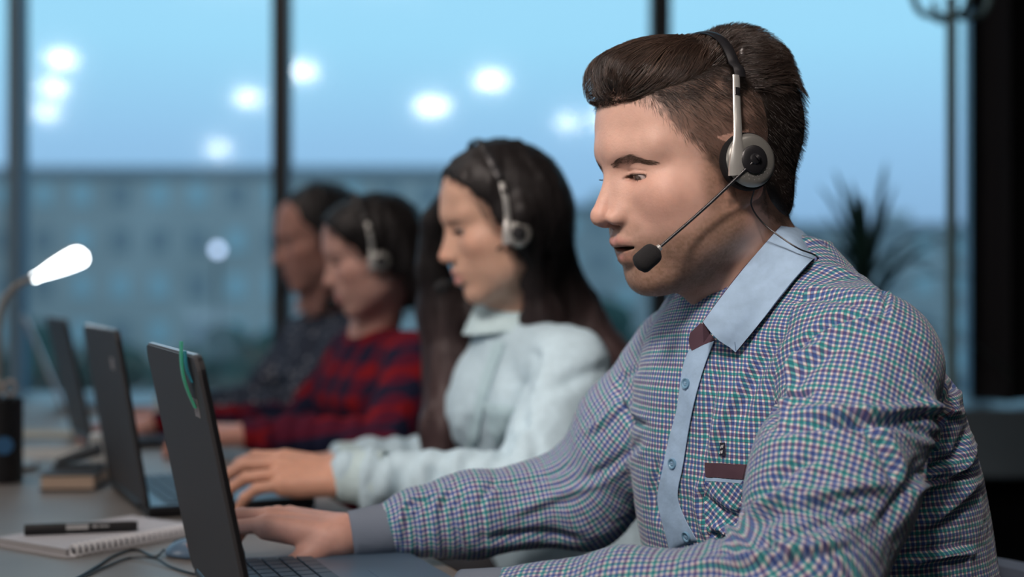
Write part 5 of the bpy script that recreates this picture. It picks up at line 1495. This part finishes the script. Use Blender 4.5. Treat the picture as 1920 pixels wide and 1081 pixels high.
# cream book with a stapler on it, white box behind
bk = desk_pt(120, 921); BKP = mat('cream_pages', (.62, .47, .36), .8); BKC = mat('dark_cover', (.045, .055, .065), .6)
T = empty('book', bk+AX*.07, 'small cream paged book with a dark cover lying behind the notebook', 'book')
RB = rotz(4)
bc = bk+np.array([0, .065, 0])
mb = MB(); mb.box(bc+np.array([0, 0, .014]), (.080, .125, .020), RB); mb.build('pages', BKP, T)
for z_ in (.0025, .0255):
    mb = MB(); mb.box(bc+np.array([0, 0, z_]), (.084, .130, .003), RB, bev=.001); mb.build('cover', BKC, T)
sp_ = bc+np.array([.002, .0, .027])
T = empty('stapler', sp_, 'dark wedge shaped stapler lying on the cream paged book', 'stapler')
mb = MB(); mb.box(sp_+np.array([0, 0, .004]), (.075, .026, .008), RB, bev=.002); mb.build('base', BKC, T)
mb = MB(); mb.tube([sp_+np.array([-.034, 0, .011]), sp_+np.array([.0, 0, .021]), sp_+np.array([.034, 0, .032])], [.006, .011, .013], 14, flat=.8); mb.build('arm', BKC, T, smooth=True)
wb = desk_pt(183, 898); WBX = mat('white_carton', (.55, .57, .56), .7)
mb = MB(); mb.box(wb+np.array([0, .03, .036]), (.040, .05, .072), rotz(12), bev=.002); T = mb.build('box', WBX); tag(T, 'small white carton standing beside the second laptop lid', 'box')
for k_, (px, py, sx_, sy_, rz, cc_, lb) in enumerate([(90, 850, .25, .20, 12, (.50, .48, .44), 'loose cream sheet of paper lying behind the book'), (75, 815, .20, .14, -8, (.46, .40, .30), 'tan sheet of paper lying beside the pen holder')]):
    p = desk_pt(px, py); mb = MB(); mb.box(p+np.array([0, 0, .0012+.0016*k_]), (sx_, sy_, .0010), rotz(rz)); tag(mb.build('paper_sheet', mat('sheet', cc_, .8)), lb, 'paper')
# amber tumbler beyond the second laptop
gt = desk_pt(312, 784); AMB = mat('amber_drink', (.42, .30, .10), .3); GLS = mat('tumbler_glass', (.40, .42, .36), .2)
T = empty('tumbler', gt, 'short tumbler with an amber drink between the second and the nearest laptop', 'cup')
mb = MB(); mb.lathe([(0, 0), (.022, 0), (.027, .058), (.0255, .058), (.021, .004), (0, .004)], gt, n=24); mb.build('cup', GLS, T, smooth=True)
mb = MB(); mb.lathe([(0, .044), (.0243, .044), (.0205, .005), (0, .005)], gt, n=24); mb.build('drink', AMB, T, smooth=True)
# LED desk lamp
lb_ = desk_pt(-6, 880); LSIL = mat('lamp_arm_grey', (.34, .33, .31), .4, .3)
T = empty('desk_lamp', lb_, 'slim grey desk lamp with a lit oval head at the left of the desk', 'lamp')
DL = lb_[1]
mb = MB(); mb.lathe([(0, 0), (.07, 0), (.07, .010), (.03, .018), (0, .018)], lb_, n=36); mb.build('base', LSIL, T, smooth=True)
neck = bez([lb_+np.array([0, 0, .015]), at(-3, 760, DL), at(-3, 640, DL), at(2, 580, DL), at(20, 545, DL), at(56, 522, DL), at(90, 505, DL)], 60)
mb = MB(); mb.tube(neck, .0058, 12); mb.build('neck', LSIL, T, smooth=True)
h0, h1 = at(57, 524, DL), at(163, 474, DL); hd_ = (h1-h0)/np.linalg.norm(h1-h0); hl_ = np.linalg.norm(h1-h0)
t = np.linspace(0, 1, 26); pr = .0085+.0115*np.sin(np.clip((t-.15)/.95, 0, 1)*PI*.62); pr = pr*np.sqrt(np.clip(1-((t-.80)/.20).clip(0, 1)**2.4, .0004, 1))*np.sqrt(np.clip(t/.05, .02, 1))
side_v = np.cross(hd_, (0, 0, 1)); side_v /= np.linalg.norm(side_v); nrm_v = np.cross(side_v, hd_)
RT = np.array([.0, -.80, -.60])   # the lit face looks down and towards the room
mb = MB(); mb.tube([h0+hd_*hl_*q-RT*.006 for q in t], pr*1.08, 20, flat=.30, ref=RT); hdo = mb.build('lamp_head', LSIL, T, smooth=True)
mb = MB(); mb.tube([h0+hd_*hl_*q for q in t], pr, 20, flat=.30, ref=RT); mb.build('lit_diffuser', mat('led_diffuser', (.9, .9, .9), .5, emit=(.90, .97, 1.0), estr=9), hdo, smooth=True)
# ------------------------------------------------------------------ the three people further down the desk
def jack(P, n1, n2, sc): return P
def person(root, H, skin, neck_b, near, far, waist, yaw, ab, cloth_m, cloth_name, hairfn, hair_strands, hs, near_hand, far_hand=None, shirt_col=None, brow=(.02, .014, .012), lips=(.50, .20, .20), fem=1.0, lid=1.35, h=.0028, folds=None, sh_r=(.055, .050), wr=.036, hcol=(.012, .010, .010), mo=.3, seed=1, irisg=(1, .25, -.4)):
    hd = lambda P: smin(head_sdf(H.loc(P), fem=fem, nose=.88 if fem else 1.0, mouth_open=mo, eyeopen=lid)*H.scale, neck_sdf(P, H, neck_b, .046 if fem else .055, .050 if fem else .060, fem), .02)
    c = H.O
    V, Q = surf(hd, c-.17, c+.17, h); V = smoothv(V, Q, 1, .3)
    # shave off what lies below the neck base
    kf = V[Q].mean(1)[:, 2] > neck_b[2]-.05; Q = Q[kf]
    L = H.loc(V)
    L = np.asarray(L, float)
    col, blend = skin_cols(L, V, skin, lipc=lips, fem=fem, seed=seed, eo=lid, liner=.0022, linea=.95)
    S, E, W = [np.array(v, float) for v in near]; S2, E2, W2 = [np.array(v, float) for v in far]
    neck_b = np.array(neck_b, float); waist = np.array(waist, float)
    F_ = np.array([-math.cos(R(yaw)), -math.sin(R(yaw)), 0]); L_ = np.array([math.sin(R(yaw)), -math.cos(R(yaw)), 0])
    # inner torso and arms of the body
    def inner(P):
        d = cap(P, neck_b, waist*.5+neck_b*.5, .045, .09); d = smin(d, cap(P, waist*.5+neck_b*.5, waist, .09, .11), .03)
        for a, b, c_ in ((S, E, W), (S2, E2, W2)): d = smin(d, chain(P, [a, b, c_], [.040, .028, .018]), .02)
        return d
    al = np.vstack([neck_b, waist, S, E, W, S2, E2, W2])
    Vi, Qi = surf(inner, al.min(0)-.14, al.max(0)+.14, .015)
    Vl = [V, Vi]; Ql = [Q, Qi+len(V)]; Cl = [col, np.tile(np.array(skin, float), (len(Vi), 1))]
    for G, (E_, W_) in ((near_hand, (E, W)), (far_hand, (E2, W2))):
        if G is None: continue
        m = W_+(E_-W_)*.4
        fn = lambda P, G=G, W_=W_, m=m, E_=E_: smin(hand_sdf(P, G), chain(P, [m, W_+(E_-W_)*.04, W_-(E_-W_)*.03], [.0235, .0215, .0205]), .014)
        ap = np.array([g[2] for g in G]+[W_, m]); Vh, Qh = surf(fn, ap.min(0)-.045, ap.max(0)+.045, .0026)
        ch = np.tile(np.array(skin)*np.array([1.0, .86, .82]), (len(Vh), 1))*(1+.06*vnoise(Vh, 70, 2))[:, None]
        n0 = sum(len(v) for v in Vl); Vl.append(Vh); Ql.append(Qh+n0); Cl.append(ch)
    body = mesh_np('body', np.vstack(Vl), np.vstack(Ql), SKIN_MAT, root, col=np.vstack(Cl))
    for s_ in (1, -1): eye_parts(H, body, s_, gaze=irisg, iris=(.05, .03, .02), res=12)
    used = np.zeros(len(V), bool); used[Q.ravel()] = True
    Nv = vnormals(V, Q)
    for s_ in (1, -1):
        v_, f_, c_ = brow_strands(H, V, Nv, L, brow, m=420, thick=.0042, seed=seed, side=s_)
        mesh_np('eyebrow', v_, f_, SOFTHAIR_MAT, body, col=c_)
    for s_ in (1, -1):
        vu, fu, cu = lash_strands(H, (.006, .005, .005), ln=.0095 if fem else .006, eo=lid, rad=.00035, m=90, sides=(s_,))
        mesh_np('eyelashes', vu, fu, SOFTHAIR_MAT, body, col=cu)
    # clothing
    up = (neck_b-waist); ul = np.linalg.norm(up); up /= ul
    def cloth(P):
        P = P.astype(float); q = P-waist; t = (q@up)/ul
        cen = waist+up*np.clip(t, -2, 1.05)[:, None]*ul
        qq = P-cen; f = qq@F_; l = qq@L_
        a = np.interp(t, [-.3, .0, .35, .65, .9, 1.02], [ab[0]*1.05, ab[0], ab[0]*.96, ab[0]*1.0, ab[0]*.62, ab[0]*.40]); b = np.interp(t, [-.3, .0, .35, .65, .9, 1.02], [ab[1]*1.05, ab[1]*.92, ab[1], ab[1]*1.02, ab[1]*.62, ab[1]*.32])
        d = (np.sqrt((f/a)**2+(l/b)**2)-1)*np.minimum(a, b)*.9
        d = np.maximum(d, (t-1.02)*ul)
        r1, r2 = sh_r
        if fem:
            for s_ in (1, -1):
                d = smin(d, ell(P, waist+up*ul*.60+F_*ab[0]*.48+L_*s_*.060, (.044, .054, .056)), .05)
        d = smin(d, cap(P, neck_b+np.array([0, 0, -.020]), S, .040, r1), .03); d = smin(d, cap(P, neck_b+np.array([0, 0, -.020]), S2, .040, r1), .03)
        for a_, b_, c_ in ((S, E, W), (S2, E2, W2)):
            d = smin(d, chain(P, [a_, b_, b_*.4+(c_-(c_-b_)*.06)*.6, c_-(c_-b_)*.06], [r1, r2, r2*.86, wr]), .03)
        d = sub(d, cap(P, H.wor((-.018, 0, -.05)), neck_b+np.array([0, 0, .02]), .050 if fem else .060, .056), .005)
        return d
    Vc, Qc = surf(cloth, al.min(0)-.16, al.max(0)+.16, .0060)
    Vc = smoothv(Vc, Qc, 1, .4); kf = Vc[Qc].mean(1)[:, 2] > waist[2]-.10; Qc = Qc[kf]
    Nc = vnormals(Vc, Qc)
    ax_ = vnoise(Vc*np.array([1, 1, .5]), 24, seed)*.0045+vnoise(Vc*np.array([1, 1, .7]), 60, seed+4)*.0020
    # gathered creases round the forearm and at the elbow
    for a_, b_, c_ in ((S, E, W), (S2, E2, W2)):
        t_ = np.clip(((Vc-b_)@(c_-b_))/((c_-b_)@(c_-b_)), -.2, 1.2); near_ = cap(Vc, b_, c_, 0) < .08
        ax_ = ax_+.0045*np.sin(t_*np.linalg.norm(c_-b_)*150+2.5*vnoise(Vc, 18, 3))*near_*(t_ > -.1)*(.5+.5*sstep(t_, .5, .9))
    Vc0 = Vc.copy(); Vc = Vc+Nc*ax_[:, None]
    if folds:
        X, Y = to_px(Vc0); vis = (Nc*(np.array([0, 0, CAMZ])-Vc0)).sum(-1) > 0
        for pp, w_, a_ in folds:
            best = np.full(len(X), 1e9)
            for i in range(len(pp)-1):
                a, b = np.array(pp[i], float), np.array(pp[i+1], float); ba = b-a; hh = np.clip(((X-a[0])*ba[0]+(Y-a[1])*ba[1])/(ba@ba), 0, 1)
                best = np.minimum(best, np.hypot(X-a[0]-hh*ba[0], Y-a[1]-hh*ba[1]))
            dm = best/FPX*Vc0[:, 1]; Vc = Vc+Nc*(a_*np.exp(-(dm/w_)**2)*vis)[:, None]
    f = (Vc0-waist)@F_; l = (Vc0-waist)@L_; t = (Vc0-waist)@up
    uvv = np.stack([l+f*.6, t], -1)
    sh = mesh_np(cloth_name, Vc, Qc, cloth_m, body, uv=uvv[Qc].reshape(-1, 2))
    # hair
    lo_, hi_ = hs
    Vb, Qb = surf(hairfn, lo_, hi_, .0042)
    Nb = vnormals(Vb, Qb)
    fl = np.array([0, 0, 1.])
    Vb = Vb+Nb*(.0030*vnoise(Vb*np.array([1, 1, .12]), 90, seed+8)+.0014*vnoise(Vb*np.array([1, 1, .1]), 240, seed+9))[:, None]
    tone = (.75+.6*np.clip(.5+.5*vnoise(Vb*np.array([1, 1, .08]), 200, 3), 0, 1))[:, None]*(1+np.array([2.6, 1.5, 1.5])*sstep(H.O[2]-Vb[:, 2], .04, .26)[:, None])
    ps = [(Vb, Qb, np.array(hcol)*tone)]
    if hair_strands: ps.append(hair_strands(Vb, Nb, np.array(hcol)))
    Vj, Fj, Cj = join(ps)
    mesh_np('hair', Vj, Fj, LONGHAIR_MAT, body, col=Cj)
    return body, sh, (Vc, Qc)

def trousers(root, body, hip, yaw, ln=.42, m=None):
    F_ = np.array([-math.cos(R(yaw)), -math.sin(R(yaw)), 0]); L_ = np.array([math.sin(R(yaw)), -math.cos(R(yaw)), 0]); hip = np.array(hip, float)
    def f(P):
        d = ell((P-hip.astype(np.float32))@np.stack([F_, L_, (0, 0, 1)], -1).astype(np.float32), (0, 0, 0), (.15, .185, .13))
        for s_ in (1, -1):
            a = hip+L_*s_*.09+np.array([0, 0, -.02]); k = a+F_*ln+np.array([0, 0, .01]); an = k+F_*.02+np.array([0, 0, -.40])
            an[2] = .075
            d = smin(d, chain(P, [a, k, an], [.088, .062, .045]), .03)
        return d
    V, Q = surf(f, hip+np.minimum(F_*.6, 0)-np.array([.3, .3, hip[2]-.0]), hip+np.maximum(F_*.6, 0)+np.array([.3, .3, .16]), .012)
    mesh_np('trousers', V, Q, m, body)
    for s_ in (1, -1):
        a = hip+L_*s_*.09+F_*(ln+.02); a[2] = 0
        mb = MB(); mb.tube([a-F_*.06+np.array([0, 0, .045]), a+np.array([0, 0, .05]), a+F_*.08+np.array([0, 0, .042]), a+F_*.17+np.array([0, 0, .033])], [.038, .045, .042, .026], 14, flat=.85)
        mb.build('shoe', BLACKP, body, smooth=True)
DENIM = mat('dark_denim', (.018, .022, .034), .9, noise=(60, .2)); BLKT = mat('black_cloth', (.010, .010, .013), .9)
def chair(c, yaw, label, col, bh=.40):
    F_ = np.array([-math.cos(R(yaw)), -math.sin(R(yaw)), 0]); L_ = np.array([math.sin(R(yaw)), -math.cos(R(yaw)), 0]); Rm_ = np.stack([F_, L_, (0, 0, 1)], -1); c = np.array(c, float)
    T = empty('office_chair', (c[0], c[1], 0), label, 'chair')
    mb = MB(); mb.box(c+np.array([0, 0, -.035]), (.46, .47, .07), Rm_, bev=.025); mb.build('seat', col, T, smooth=True)
    G = np.array([[c-F_*(.235+.02*math.cos(a*2.2)-.012*b)+L_*a*.21+np.array([0, 0, -.02+bh*b]) for b in np.linspace(0, 1, 12)] for a in np.linspace(-1, 1, 12)])
    mb = MB(); mb.grid(G, .035); mb.build('backrest', col, T, smooth=True)
    mb = MB(); mb.tube([c+np.array([0, 0, -.07]), np.array([c[0], c[1], .09])], .024, 14); mb.build('gas_column', STEEL, T, smooth=True)
    mb = MB(); mb.tube([c-F_*.1+np.array([0, 0, -.06]), c-F_*.27+np.array([0, 0, -.04]), c-F_*.275+np.array([0, 0, .15])], .014, 10); mb.build('back_bracket', STEEL, T, smooth=True)
    for k in range(5):
        a = R(72*k+20); e = np.array([math.cos(a), math.sin(a), 0])*.28+np.array([c[0], c[1], .065])
        mb = MB(); mb.tube([np.array([c[0], c[1], .10]), e], [.020, .012], 10); lg = mb.build('leg', STEEL, T, smooth=True)
        mb = MB(); mb.tube([e+np.array([-.012*math.sin(a), .012*math.cos(a), -.035]), e-np.array([-.012*math.sin(a), .012*math.cos(a), .035])], .028, 16); mb.build('castor', BLACKP, lg, smooth=True)
    for s_ in (1, -1):
        mb = MB(); mb.tube(bez([c+L_*s_*.235-F_*.08+np.array([0, 0, -.04]), c+L_*s_*.275-F_*.08+np.array([0, 0, .0]), c+L_*s_*.275-F_*.06+np.array([0, 0, .14]), c+L_*s_*.275-F_*.0+np.array([0, 0, .165])], 20), .011, 8); ar = mb.build('armrest', STEEL, T, smooth=True)
    return T
# ---- the man's lower body and chair
trousers(MAN, body, (.345, 1.525, .56), TY, m=DENIM)
chair((.375, 1.545, .445), TY, 'office chair under the man in the checked shirt', mat('grey_blue_cloth', (.09, .11, .15), .8, bump=(150, .4, .002)), .31)

# ---- woman in the pale aqua shirt
def plain_cloth(name, c, sc=90, nz=.06):
    m = mat(name, c, .85, spec=.15, noise=(sc, nz), bump=(70, .5, .004)); return m
H2 = from_tip(821, 487, 2.13, 13, 17, .955)
W2 = empty('person', (.05, 2.25, .45), 'woman with long dark hair in a pale aqua shirt', 'person', 'headset wearers at the desk')
nb2 = at(958, 610, 2.215)
S_2, E_2, Wr2 = at(1066, 690, 2.06), at(985, 915, 1.93), at(655, 892, 1.97)
S_2f, E_2f, Wr2f = at(930, 668, 2.38), at(830, 872, 2.42), at(640, 866, 2.36)
hand2 = hand_prims(Wr2, (-.99, .06, .06), (.05, -.45, 1), -1, curl=(.42, .46, .50, .52), spread=.10, s=1.06, thumb=(.30, .10), tdrop=.45)
hand2f = hand_prims(Wr2f, (-.98, -.05, -.05), (0, -.1, 1), 1, curl=(.5, .5, .5, .5), s=.85)
hcol2 = np.array([.011, .0085, .010])
def hair2(P):
    L = H2.loc(P).astype(float); sc = H2.scale
    d = ell(L, (-.004, 0, .048), (.097, .087, .091))*sc
    # face opening
    A = L.copy(); A[:, 1] = np.abs(A[:, 1])
    d = smin(d, ell(L, (.022, 0, .074), (.074, .076, .056))*sc, .02)
    zz_ = [-.12, -.06, -.03, 0, .038, .068, .093, .108]
    xe = np.where(L[:, 1] > 0, np.interp(L[:, 2], zz_, [.004, .014, .026, .040, .045, .060, .076, .13]), np.interp(L[:, 2], zz_, [.03, .03, .04, .05, .060, .070, .082, .13]))
    cut = (L[:, 0]-xe)
    d = smax(d, cut*sc, .010)
    d = smax(d, -(L[:, 2]+.11)*sc, .02)
    back = chain(P, [H2.wor((-.030, .010, .02)), at(982, 480, 2.22), at(1052, 590, 2.25), at(1130, 680, 2.22), at(1168, 780, 2.20), at(1150, 900, 2.2)], [.074, .074, .060, .046, .030, .012], .02)
    side = chain(P, [H2.wor((-.004, .074, .015)), at(988, 520, 2.14), at(1012, 590, 2.15), at(1060, 640, 2.16), at(1110, 680, 2.16)], [.030, .031, .030, .022, .014], .02)
    far = chain(P, [H2.wor((.050, -.064, .080)), at(812, 415, 2.24), at(808, 500, 2.27), at(838, 590, 2.30), at(850, 690, 2.29), at(830, 800, 2.25), at(820, 885, 2.22)], [.022, .017, .022, .044, .046, .034, .020], .02)
    nk = cap(P, H2.wor((-.03, -.03, -.03)), at(905, 640, 2.34), .05, .05)
    d = smin(d, back, .02); d = smin(d, side, .012); d = smin(d, far, .012); d = smin(d, nk, .02)
    d = smax(d, -(head_sdf(H2.loc(P), fem=1)*sc-.002), .004)
    fc_ = cap(H2.loc(P), (.075, 0, .05), (.055, 0, -.09), .056)*sc
    d = smax(d, -fc_, .008)
    return d
def strands2(Vb, Nb, hc, H=None, n=3600, seed=2, ln=.012, hf=None, down=np.array([.10, 0, -1.])):
    r = np.random.RandomState(seed); k = r.choice(len(Vb), n); p0 = Vb[k]-Nb[k]*r.uniform(0, .002, (n, 1)); j = r.normal(size=(n, 3))*.10
    P_ = flow_paths(p0, lambda p, t: down+j, hf, step=r.uniform(ln*.6, ln*1.2, n), n=8, off=.0012)
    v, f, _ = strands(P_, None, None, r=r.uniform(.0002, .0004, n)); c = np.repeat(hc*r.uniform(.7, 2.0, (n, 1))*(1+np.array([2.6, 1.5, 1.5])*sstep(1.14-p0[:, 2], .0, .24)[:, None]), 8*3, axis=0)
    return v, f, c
b2, sh2, (Vc2, Qc2) = person(W2, H2, (.56, .345, .25), nb2, (S_2, E_2, Wr2), (S_2f, E_2f, Wr2f), (at(1058, 960, 2.23)), 33, (.112, .160), plain_cloth('aqua_chambray', (.43, .57, .64)), 'aqua_shirt', hair2,
    lambda Vb, Nb, hc: strands2(Vb, Nb, hc, hf=hair2), (H2.O+np.array([-.24, -.20, -.46]), H2.O+np.array([.32, .24, .17])), hand2, hand2f, lips=(.48, .17, .19),
    folds=[([(1000, 665), (985, 720), (975, 790)], .010, -.009), ([(1130, 690), (1060, 715), (1005, 745)], .010, -.006), ([(975, 790), (945, 830), (930, 870)], .010, -.006), ([(930, 640), (905, 720), (885, 800)], .008, -.004), ([(860, 800), (855, 860), (850, 900)], .010, .005), ([(740, 860), (750, 910), (735, 950)], .010, -.007), ([(700, 865), (705, 910), (700, 960)], .010, .006), ([(790, 880), (800, 930), (780, 960)], .010, .008), ([(820, 890), (850, 920), (900, 940)], .010, -.008)],
    wr=.0370, seed=12)
trousers(W2, b2, (.09, 2.28, .56), 33, m=BLKT)
chair((.115, 2.30, .445), 33, 'office chair under the woman with long dark hair', BLKT)
bvh2 = BVHTree.FromPolygons([tuple(v) for v in Vc2], [tuple(int(i) for i in q) for q in Qc2])
AQUA2 = plain_cloth('aqua_placket', (.38, .53, .58))
patch('button_placket', [(928, 640), (905, 710), (885, 790), (872, 860), (868, 905)], [(950, 642), (925, 714), (904, 794), (890, 864), (884, 905)], 0, off=.004, nx=5, ny=24, matl=AQUA2, parent=sh2, tree=bvh2, thick=.0012)
patch('pocket_flap', [(912, 755), (915, 775)], [(982, 765), (972, 790)], 0, off=.004, nx=12, ny=5, matl=AQUA2, parent=sh2, tree=bvh2, thick=.0015)
patch('pocket', [(916, 776), (920, 805), (930, 828)], [(970, 790), (965, 812), (955, 830)], 0, off=.003, nx=12, ny=10, matl=AQUA2, parent=sh2, tree=bvh2, thick=.0010)
ring = [nb2+np.array([0, 0, .022])+.056*np.array([math.cos(a), math.sin(a), .0])+np.array([0, 0, .012*math.cos(a-.4)]) for a in np.linspace(0, 2*PI, 40)]
mb = MB(); Gc2 = np.array([[np.array(p)+(np.array(p)-nb2)*np.array([1, 1, 0])*.35*b+np.array([0, 0, .022-.045*b]) for b in np.linspace(0, 1, 6)] for p in ring]); mb.grid(Gc2, .002); mb.build('collar', plain_cloth('aqua_collar', (.44, .58, .61)), sh2, smooth=True)
mb = MB(); 
for (W_, E_, r_0) in ((Wr2, E_2, .0385), (Wr2f, E_2f, .036)):
    dv = (W_-E_)/np.linalg.norm(W_-E_); mb = MB(); mb.tube([W_+dv*q for q in np.linspace(-.050, .010, 8)], np.linspace(r_0, r_0-.003, 8), 32, caps=False)
    o = mb.build('cuff', plain_cloth('aqua_cuff', (.44, .57, .59)), sh2, smooth=True); md = o.modifiers.new('thickness', 'SOLIDIFY'); md.thickness = .003
headset(H2, 'headset with a bright silver arm on the woman in the pale aqua shirt', (.013, .094, -.012), (.016, 0, .146), at(836, 532, 2.16), detail=False, cr=.022, half=.089)

# ---- woman in the red and navy plaid shirt
H3 = from_tip(604, 534, 2.77, 13, 19, .955)
W3 = empty('person', (-.22, 2.9, .45), 'woman with a dark bob in a red and navy plaid shirt', 'person', 'headset wearers at the desk')
nb3 = at(700, 628, 2.86)
S_3, E_3, Wr3 = at(775, 680, 2.72), at(720, 835, 2.60), at(474, 812, 2.62)
S_3f, E_3f, Wr3f = at(668, 668, 3.02), at(560, 800, 3.0), at(296, 795, 2.90)
hand3 = hand_prims(Wr3, (-.99, .05, .0), (0, -.1, 1), -1, curl=(.4, .5, .5, .5), s=.95)
hand3f = hand_prims(Wr3f, (-.98, .1, -.05), (0, -.1, 1), 1, curl=(.5, .5, .5, .5), s=.95)
hcol3 = np.array([.009, .0085, .0095])
def hair3(P):
    L = H3.loc(P).astype(float); sc = H3.scale
    d = ell(L, (-.010, 0, .046), (.102, .088, .086))*sc
    d = smin(d, ell(L, (-.045, 0, -.025), (.072, .088, .112))*sc, .03)
    d = smin(d, ell(L, (.026, 0, .070), (.080, .078, .054))*sc, .02)
    xe = np.where((L[:, 1] > 0), np.interp(L[:, 2], [-.12, -.05, -.035, .0, .035, .060, .085, .10], [-.040, -.032, .020, .036, .049, .066, .080, .13]), np.interp(L[:, 2], [-.12, -.03, .0, .03, .06, .085, .10], [-.012, .020, .035, .050, .066, .080, .13]))
    d = smax(d, (L[:, 0]-xe)*sc, .010)
    d = smax(d, -(L[:, 2]+.125+.10*L[:, 0])*sc, .015)
    d = smax(d, -cap(H3.loc(P), (.075, 0, .05), (.055, 0, -.09), .056)*sc, .008)
    return d
PL3 = mat('red_navy_plaid', (.2, .02, .03), .9, spec=.1); n = PL3.node_tree; b_ = n.nodes['Principled BSDF']
uvn = n.nodes.new('ShaderNodeUVMap'); sp = n.nodes.new('ShaderNodeSeparateXYZ'); n.links.new(uvn.outputs[0], sp.inputs[0])
def bandn(out_, per, thr):
    a = n.nodes.new('ShaderNodeMath'); a.operation = 'DIVIDE'; n.links.new(out_, a.inputs[0]); a.inputs[1].default_value = per
    f = n.nodes.new('ShaderNodeMath'); f.operation = 'FRACT'; n.links.new(a.outputs[0], f.inputs[0])
    g = n.nodes.new('ShaderNodeMath'); g.operation = 'GREATER_THAN'; n.links.new(f.outputs[0], g.inputs[0]); g.inputs[1].default_value = thr; return g.outputs[0]
b1_ = bandn(sp.outputs[0], .056, .46); b2_ = bandn(sp.outputs[1], .056, .46)
ad = n.nodes.new('ShaderNodeMath'); ad.operation = 'ADD'; n.links.new(b1_, ad.inputs[0]); n.links.new(b2_, ad.inputs[1])
dv_ = n.nodes.new('ShaderNodeMath'); dv_.operation = 'MULTIPLY'; n.links.new(ad.outputs[0], dv_.inputs[0]); dv_.inputs[1].default_value = .45
cr_ = n.nodes.new('ShaderNodeValToRGB'); cr_.color_ramp.interpolation = 'CONSTANT'; el_ = cr_.color_ramp.elements
el_[0].color = (.19, .009, .014, 1); el_[1].position = .8; el_[1].color = (.012, .014, .035, 1); q_ = el_.new(.3); q_.color = (.085, .010, .026, 1)
n.links.new(dv_.outputs[0], cr_.inputs[0]); n.links.new(cr_.outputs[0], b_.inputs['Base Color'])
b3, sh3, _ = person(W3, H3, (.56, .33, .27), nb3, (S_3, E_3, Wr3), (S_3f, E_3f, Wr3f), at(750, 880, 2.90), 33, (.120, .160), PL3, 'plaid_shirt', hair3,
    lambda Vb, Nb, hc: strands2(Vb, Nb, hc, hf=hair3, n=1500, seed=5), (H3.O+np.array([-.2, -.2, -.18]), H3.O+np.array([.24, .22, .17])), hand3, hand3f, lips=(.45, .18, .19), wr=.034, seed=31, h=.0034)
trousers(W3, b3, (-.12, 2.97, .56), 33, m=BLKT); chair((-.095, 2.99, .445), 33, 'office chair under the woman in the red plaid shirt', BLKT)
headset(H3, 'headset with a dull silver arm on the woman in the red plaid shirt', (.010, .095, -.008), (.010, 0, .146), at(628, 566, 2.80), detail=False, cr=.021, half=.091)

# ---- the man at the far end
H4 = from_tip(512, 492, 3.36, 20, 15, 1.0)
W4 = empty('person', (-.38, 3.5, .45), 'man with short greying dark hair and a dark speckled shirt at the far end', 'person', 'headset wearers at the desk')
nb4 = at(606, 592, 3.47)
S_4, E_4, Wr4 = at(668, 650, 3.33), at(560, 765, 3.24), at(425, 778, 3.26)
S_4f, E_4f, Wr4f = at(575, 640, 3.62), at(480, 760, 3.62), at(330, 775, 3.5)
hand4 = hand_prims(Wr4, (-.99, .05, .0), (0, -.1, 1), -1, curl=(.4, .5, .5, .5), s=1.0); hand4f = hand_prims(Wr4f, (-.98, .1, -.05), (0, -.1, 1), 1, curl=(.5, .5, .5, .5), s=1.0)
def hair4(P):
    L = H4.loc(P).astype(float); d = ell(L, (-.012, 0, .052), (.105, .083, .089))
    xe = np.interp(L[:, 2], [-.12, -.03, .0, .03, .06, .080, .095], [.000, .006, .016, .030, .050, .066, .12])
    d = smax(d, (L[:, 0]-xe), .008); d = smax(d, -(L[:, 2]+.055+.5*np.maximum(L[:, 0]+.03, 0)), .012)
    return smax(d, -cap(H4.loc(P), (.07, 0, .045), (.05, 0, -.09), .060), .006)
SP4 = mat('dark_speckled_cotton', (.05, .055, .07), .9, spec=.1); n = SP4.node_tree
tx = n.nodes.new('ShaderNodeTexVoronoi'); tx.inputs['Scale'].default_value = 46; tcn = n.nodes.new('ShaderNodeTexCoord'); n.links.new(tcn.outputs['Object'], tx.inputs['Vector'])
cr_ = n.nodes.new('ShaderNodeValToRGB'); el_ = cr_.color_ramp.elements; el_[0].position = .16; el_[0].color = (.34, .36, .40, 1); el_[1].position = .30; el_[1].color = (.045, .055, .080, 1)
n.links.new(tx.outputs['Distance'], cr_.inputs[0]); n.links.new(cr_.outputs[0], n.nodes['Principled BSDF'].inputs['Base Color'])
b4, sh4, _ = person(W4, H4, (.46, .24, .19), nb4, (S_4, E_4, Wr4), (S_4f, E_4f, Wr4f), at(665, 810, 3.52), 30, (.135, .18), SP4, 'speckled_shirt', hair4, None,
    (H4.O+np.array([-.2, -.2, -.16]), H4.O+np.array([.2, .2, .17])), hand4, hand4f, fem=0.0, lips=(.36, .16, .14), wr=.038, seed=44, h=.004, hcol=(.020, .018, .018), sh_r=(.062, .056))
trousers(W4, b4, (-.36, 3.58, .56), 30, m=BLKT); chair((-.335, 3.60, .445), 30, 'office chair under the man at the far end', BLKT)
headset(H4, 'dark headset on the man at the far end, its microphone below his mouth', (.004, .090, .004), (-.02, 0, .146), at(536, 540, 3.38), detail=False, cr=.022, half=.085, metal=BLACKP)
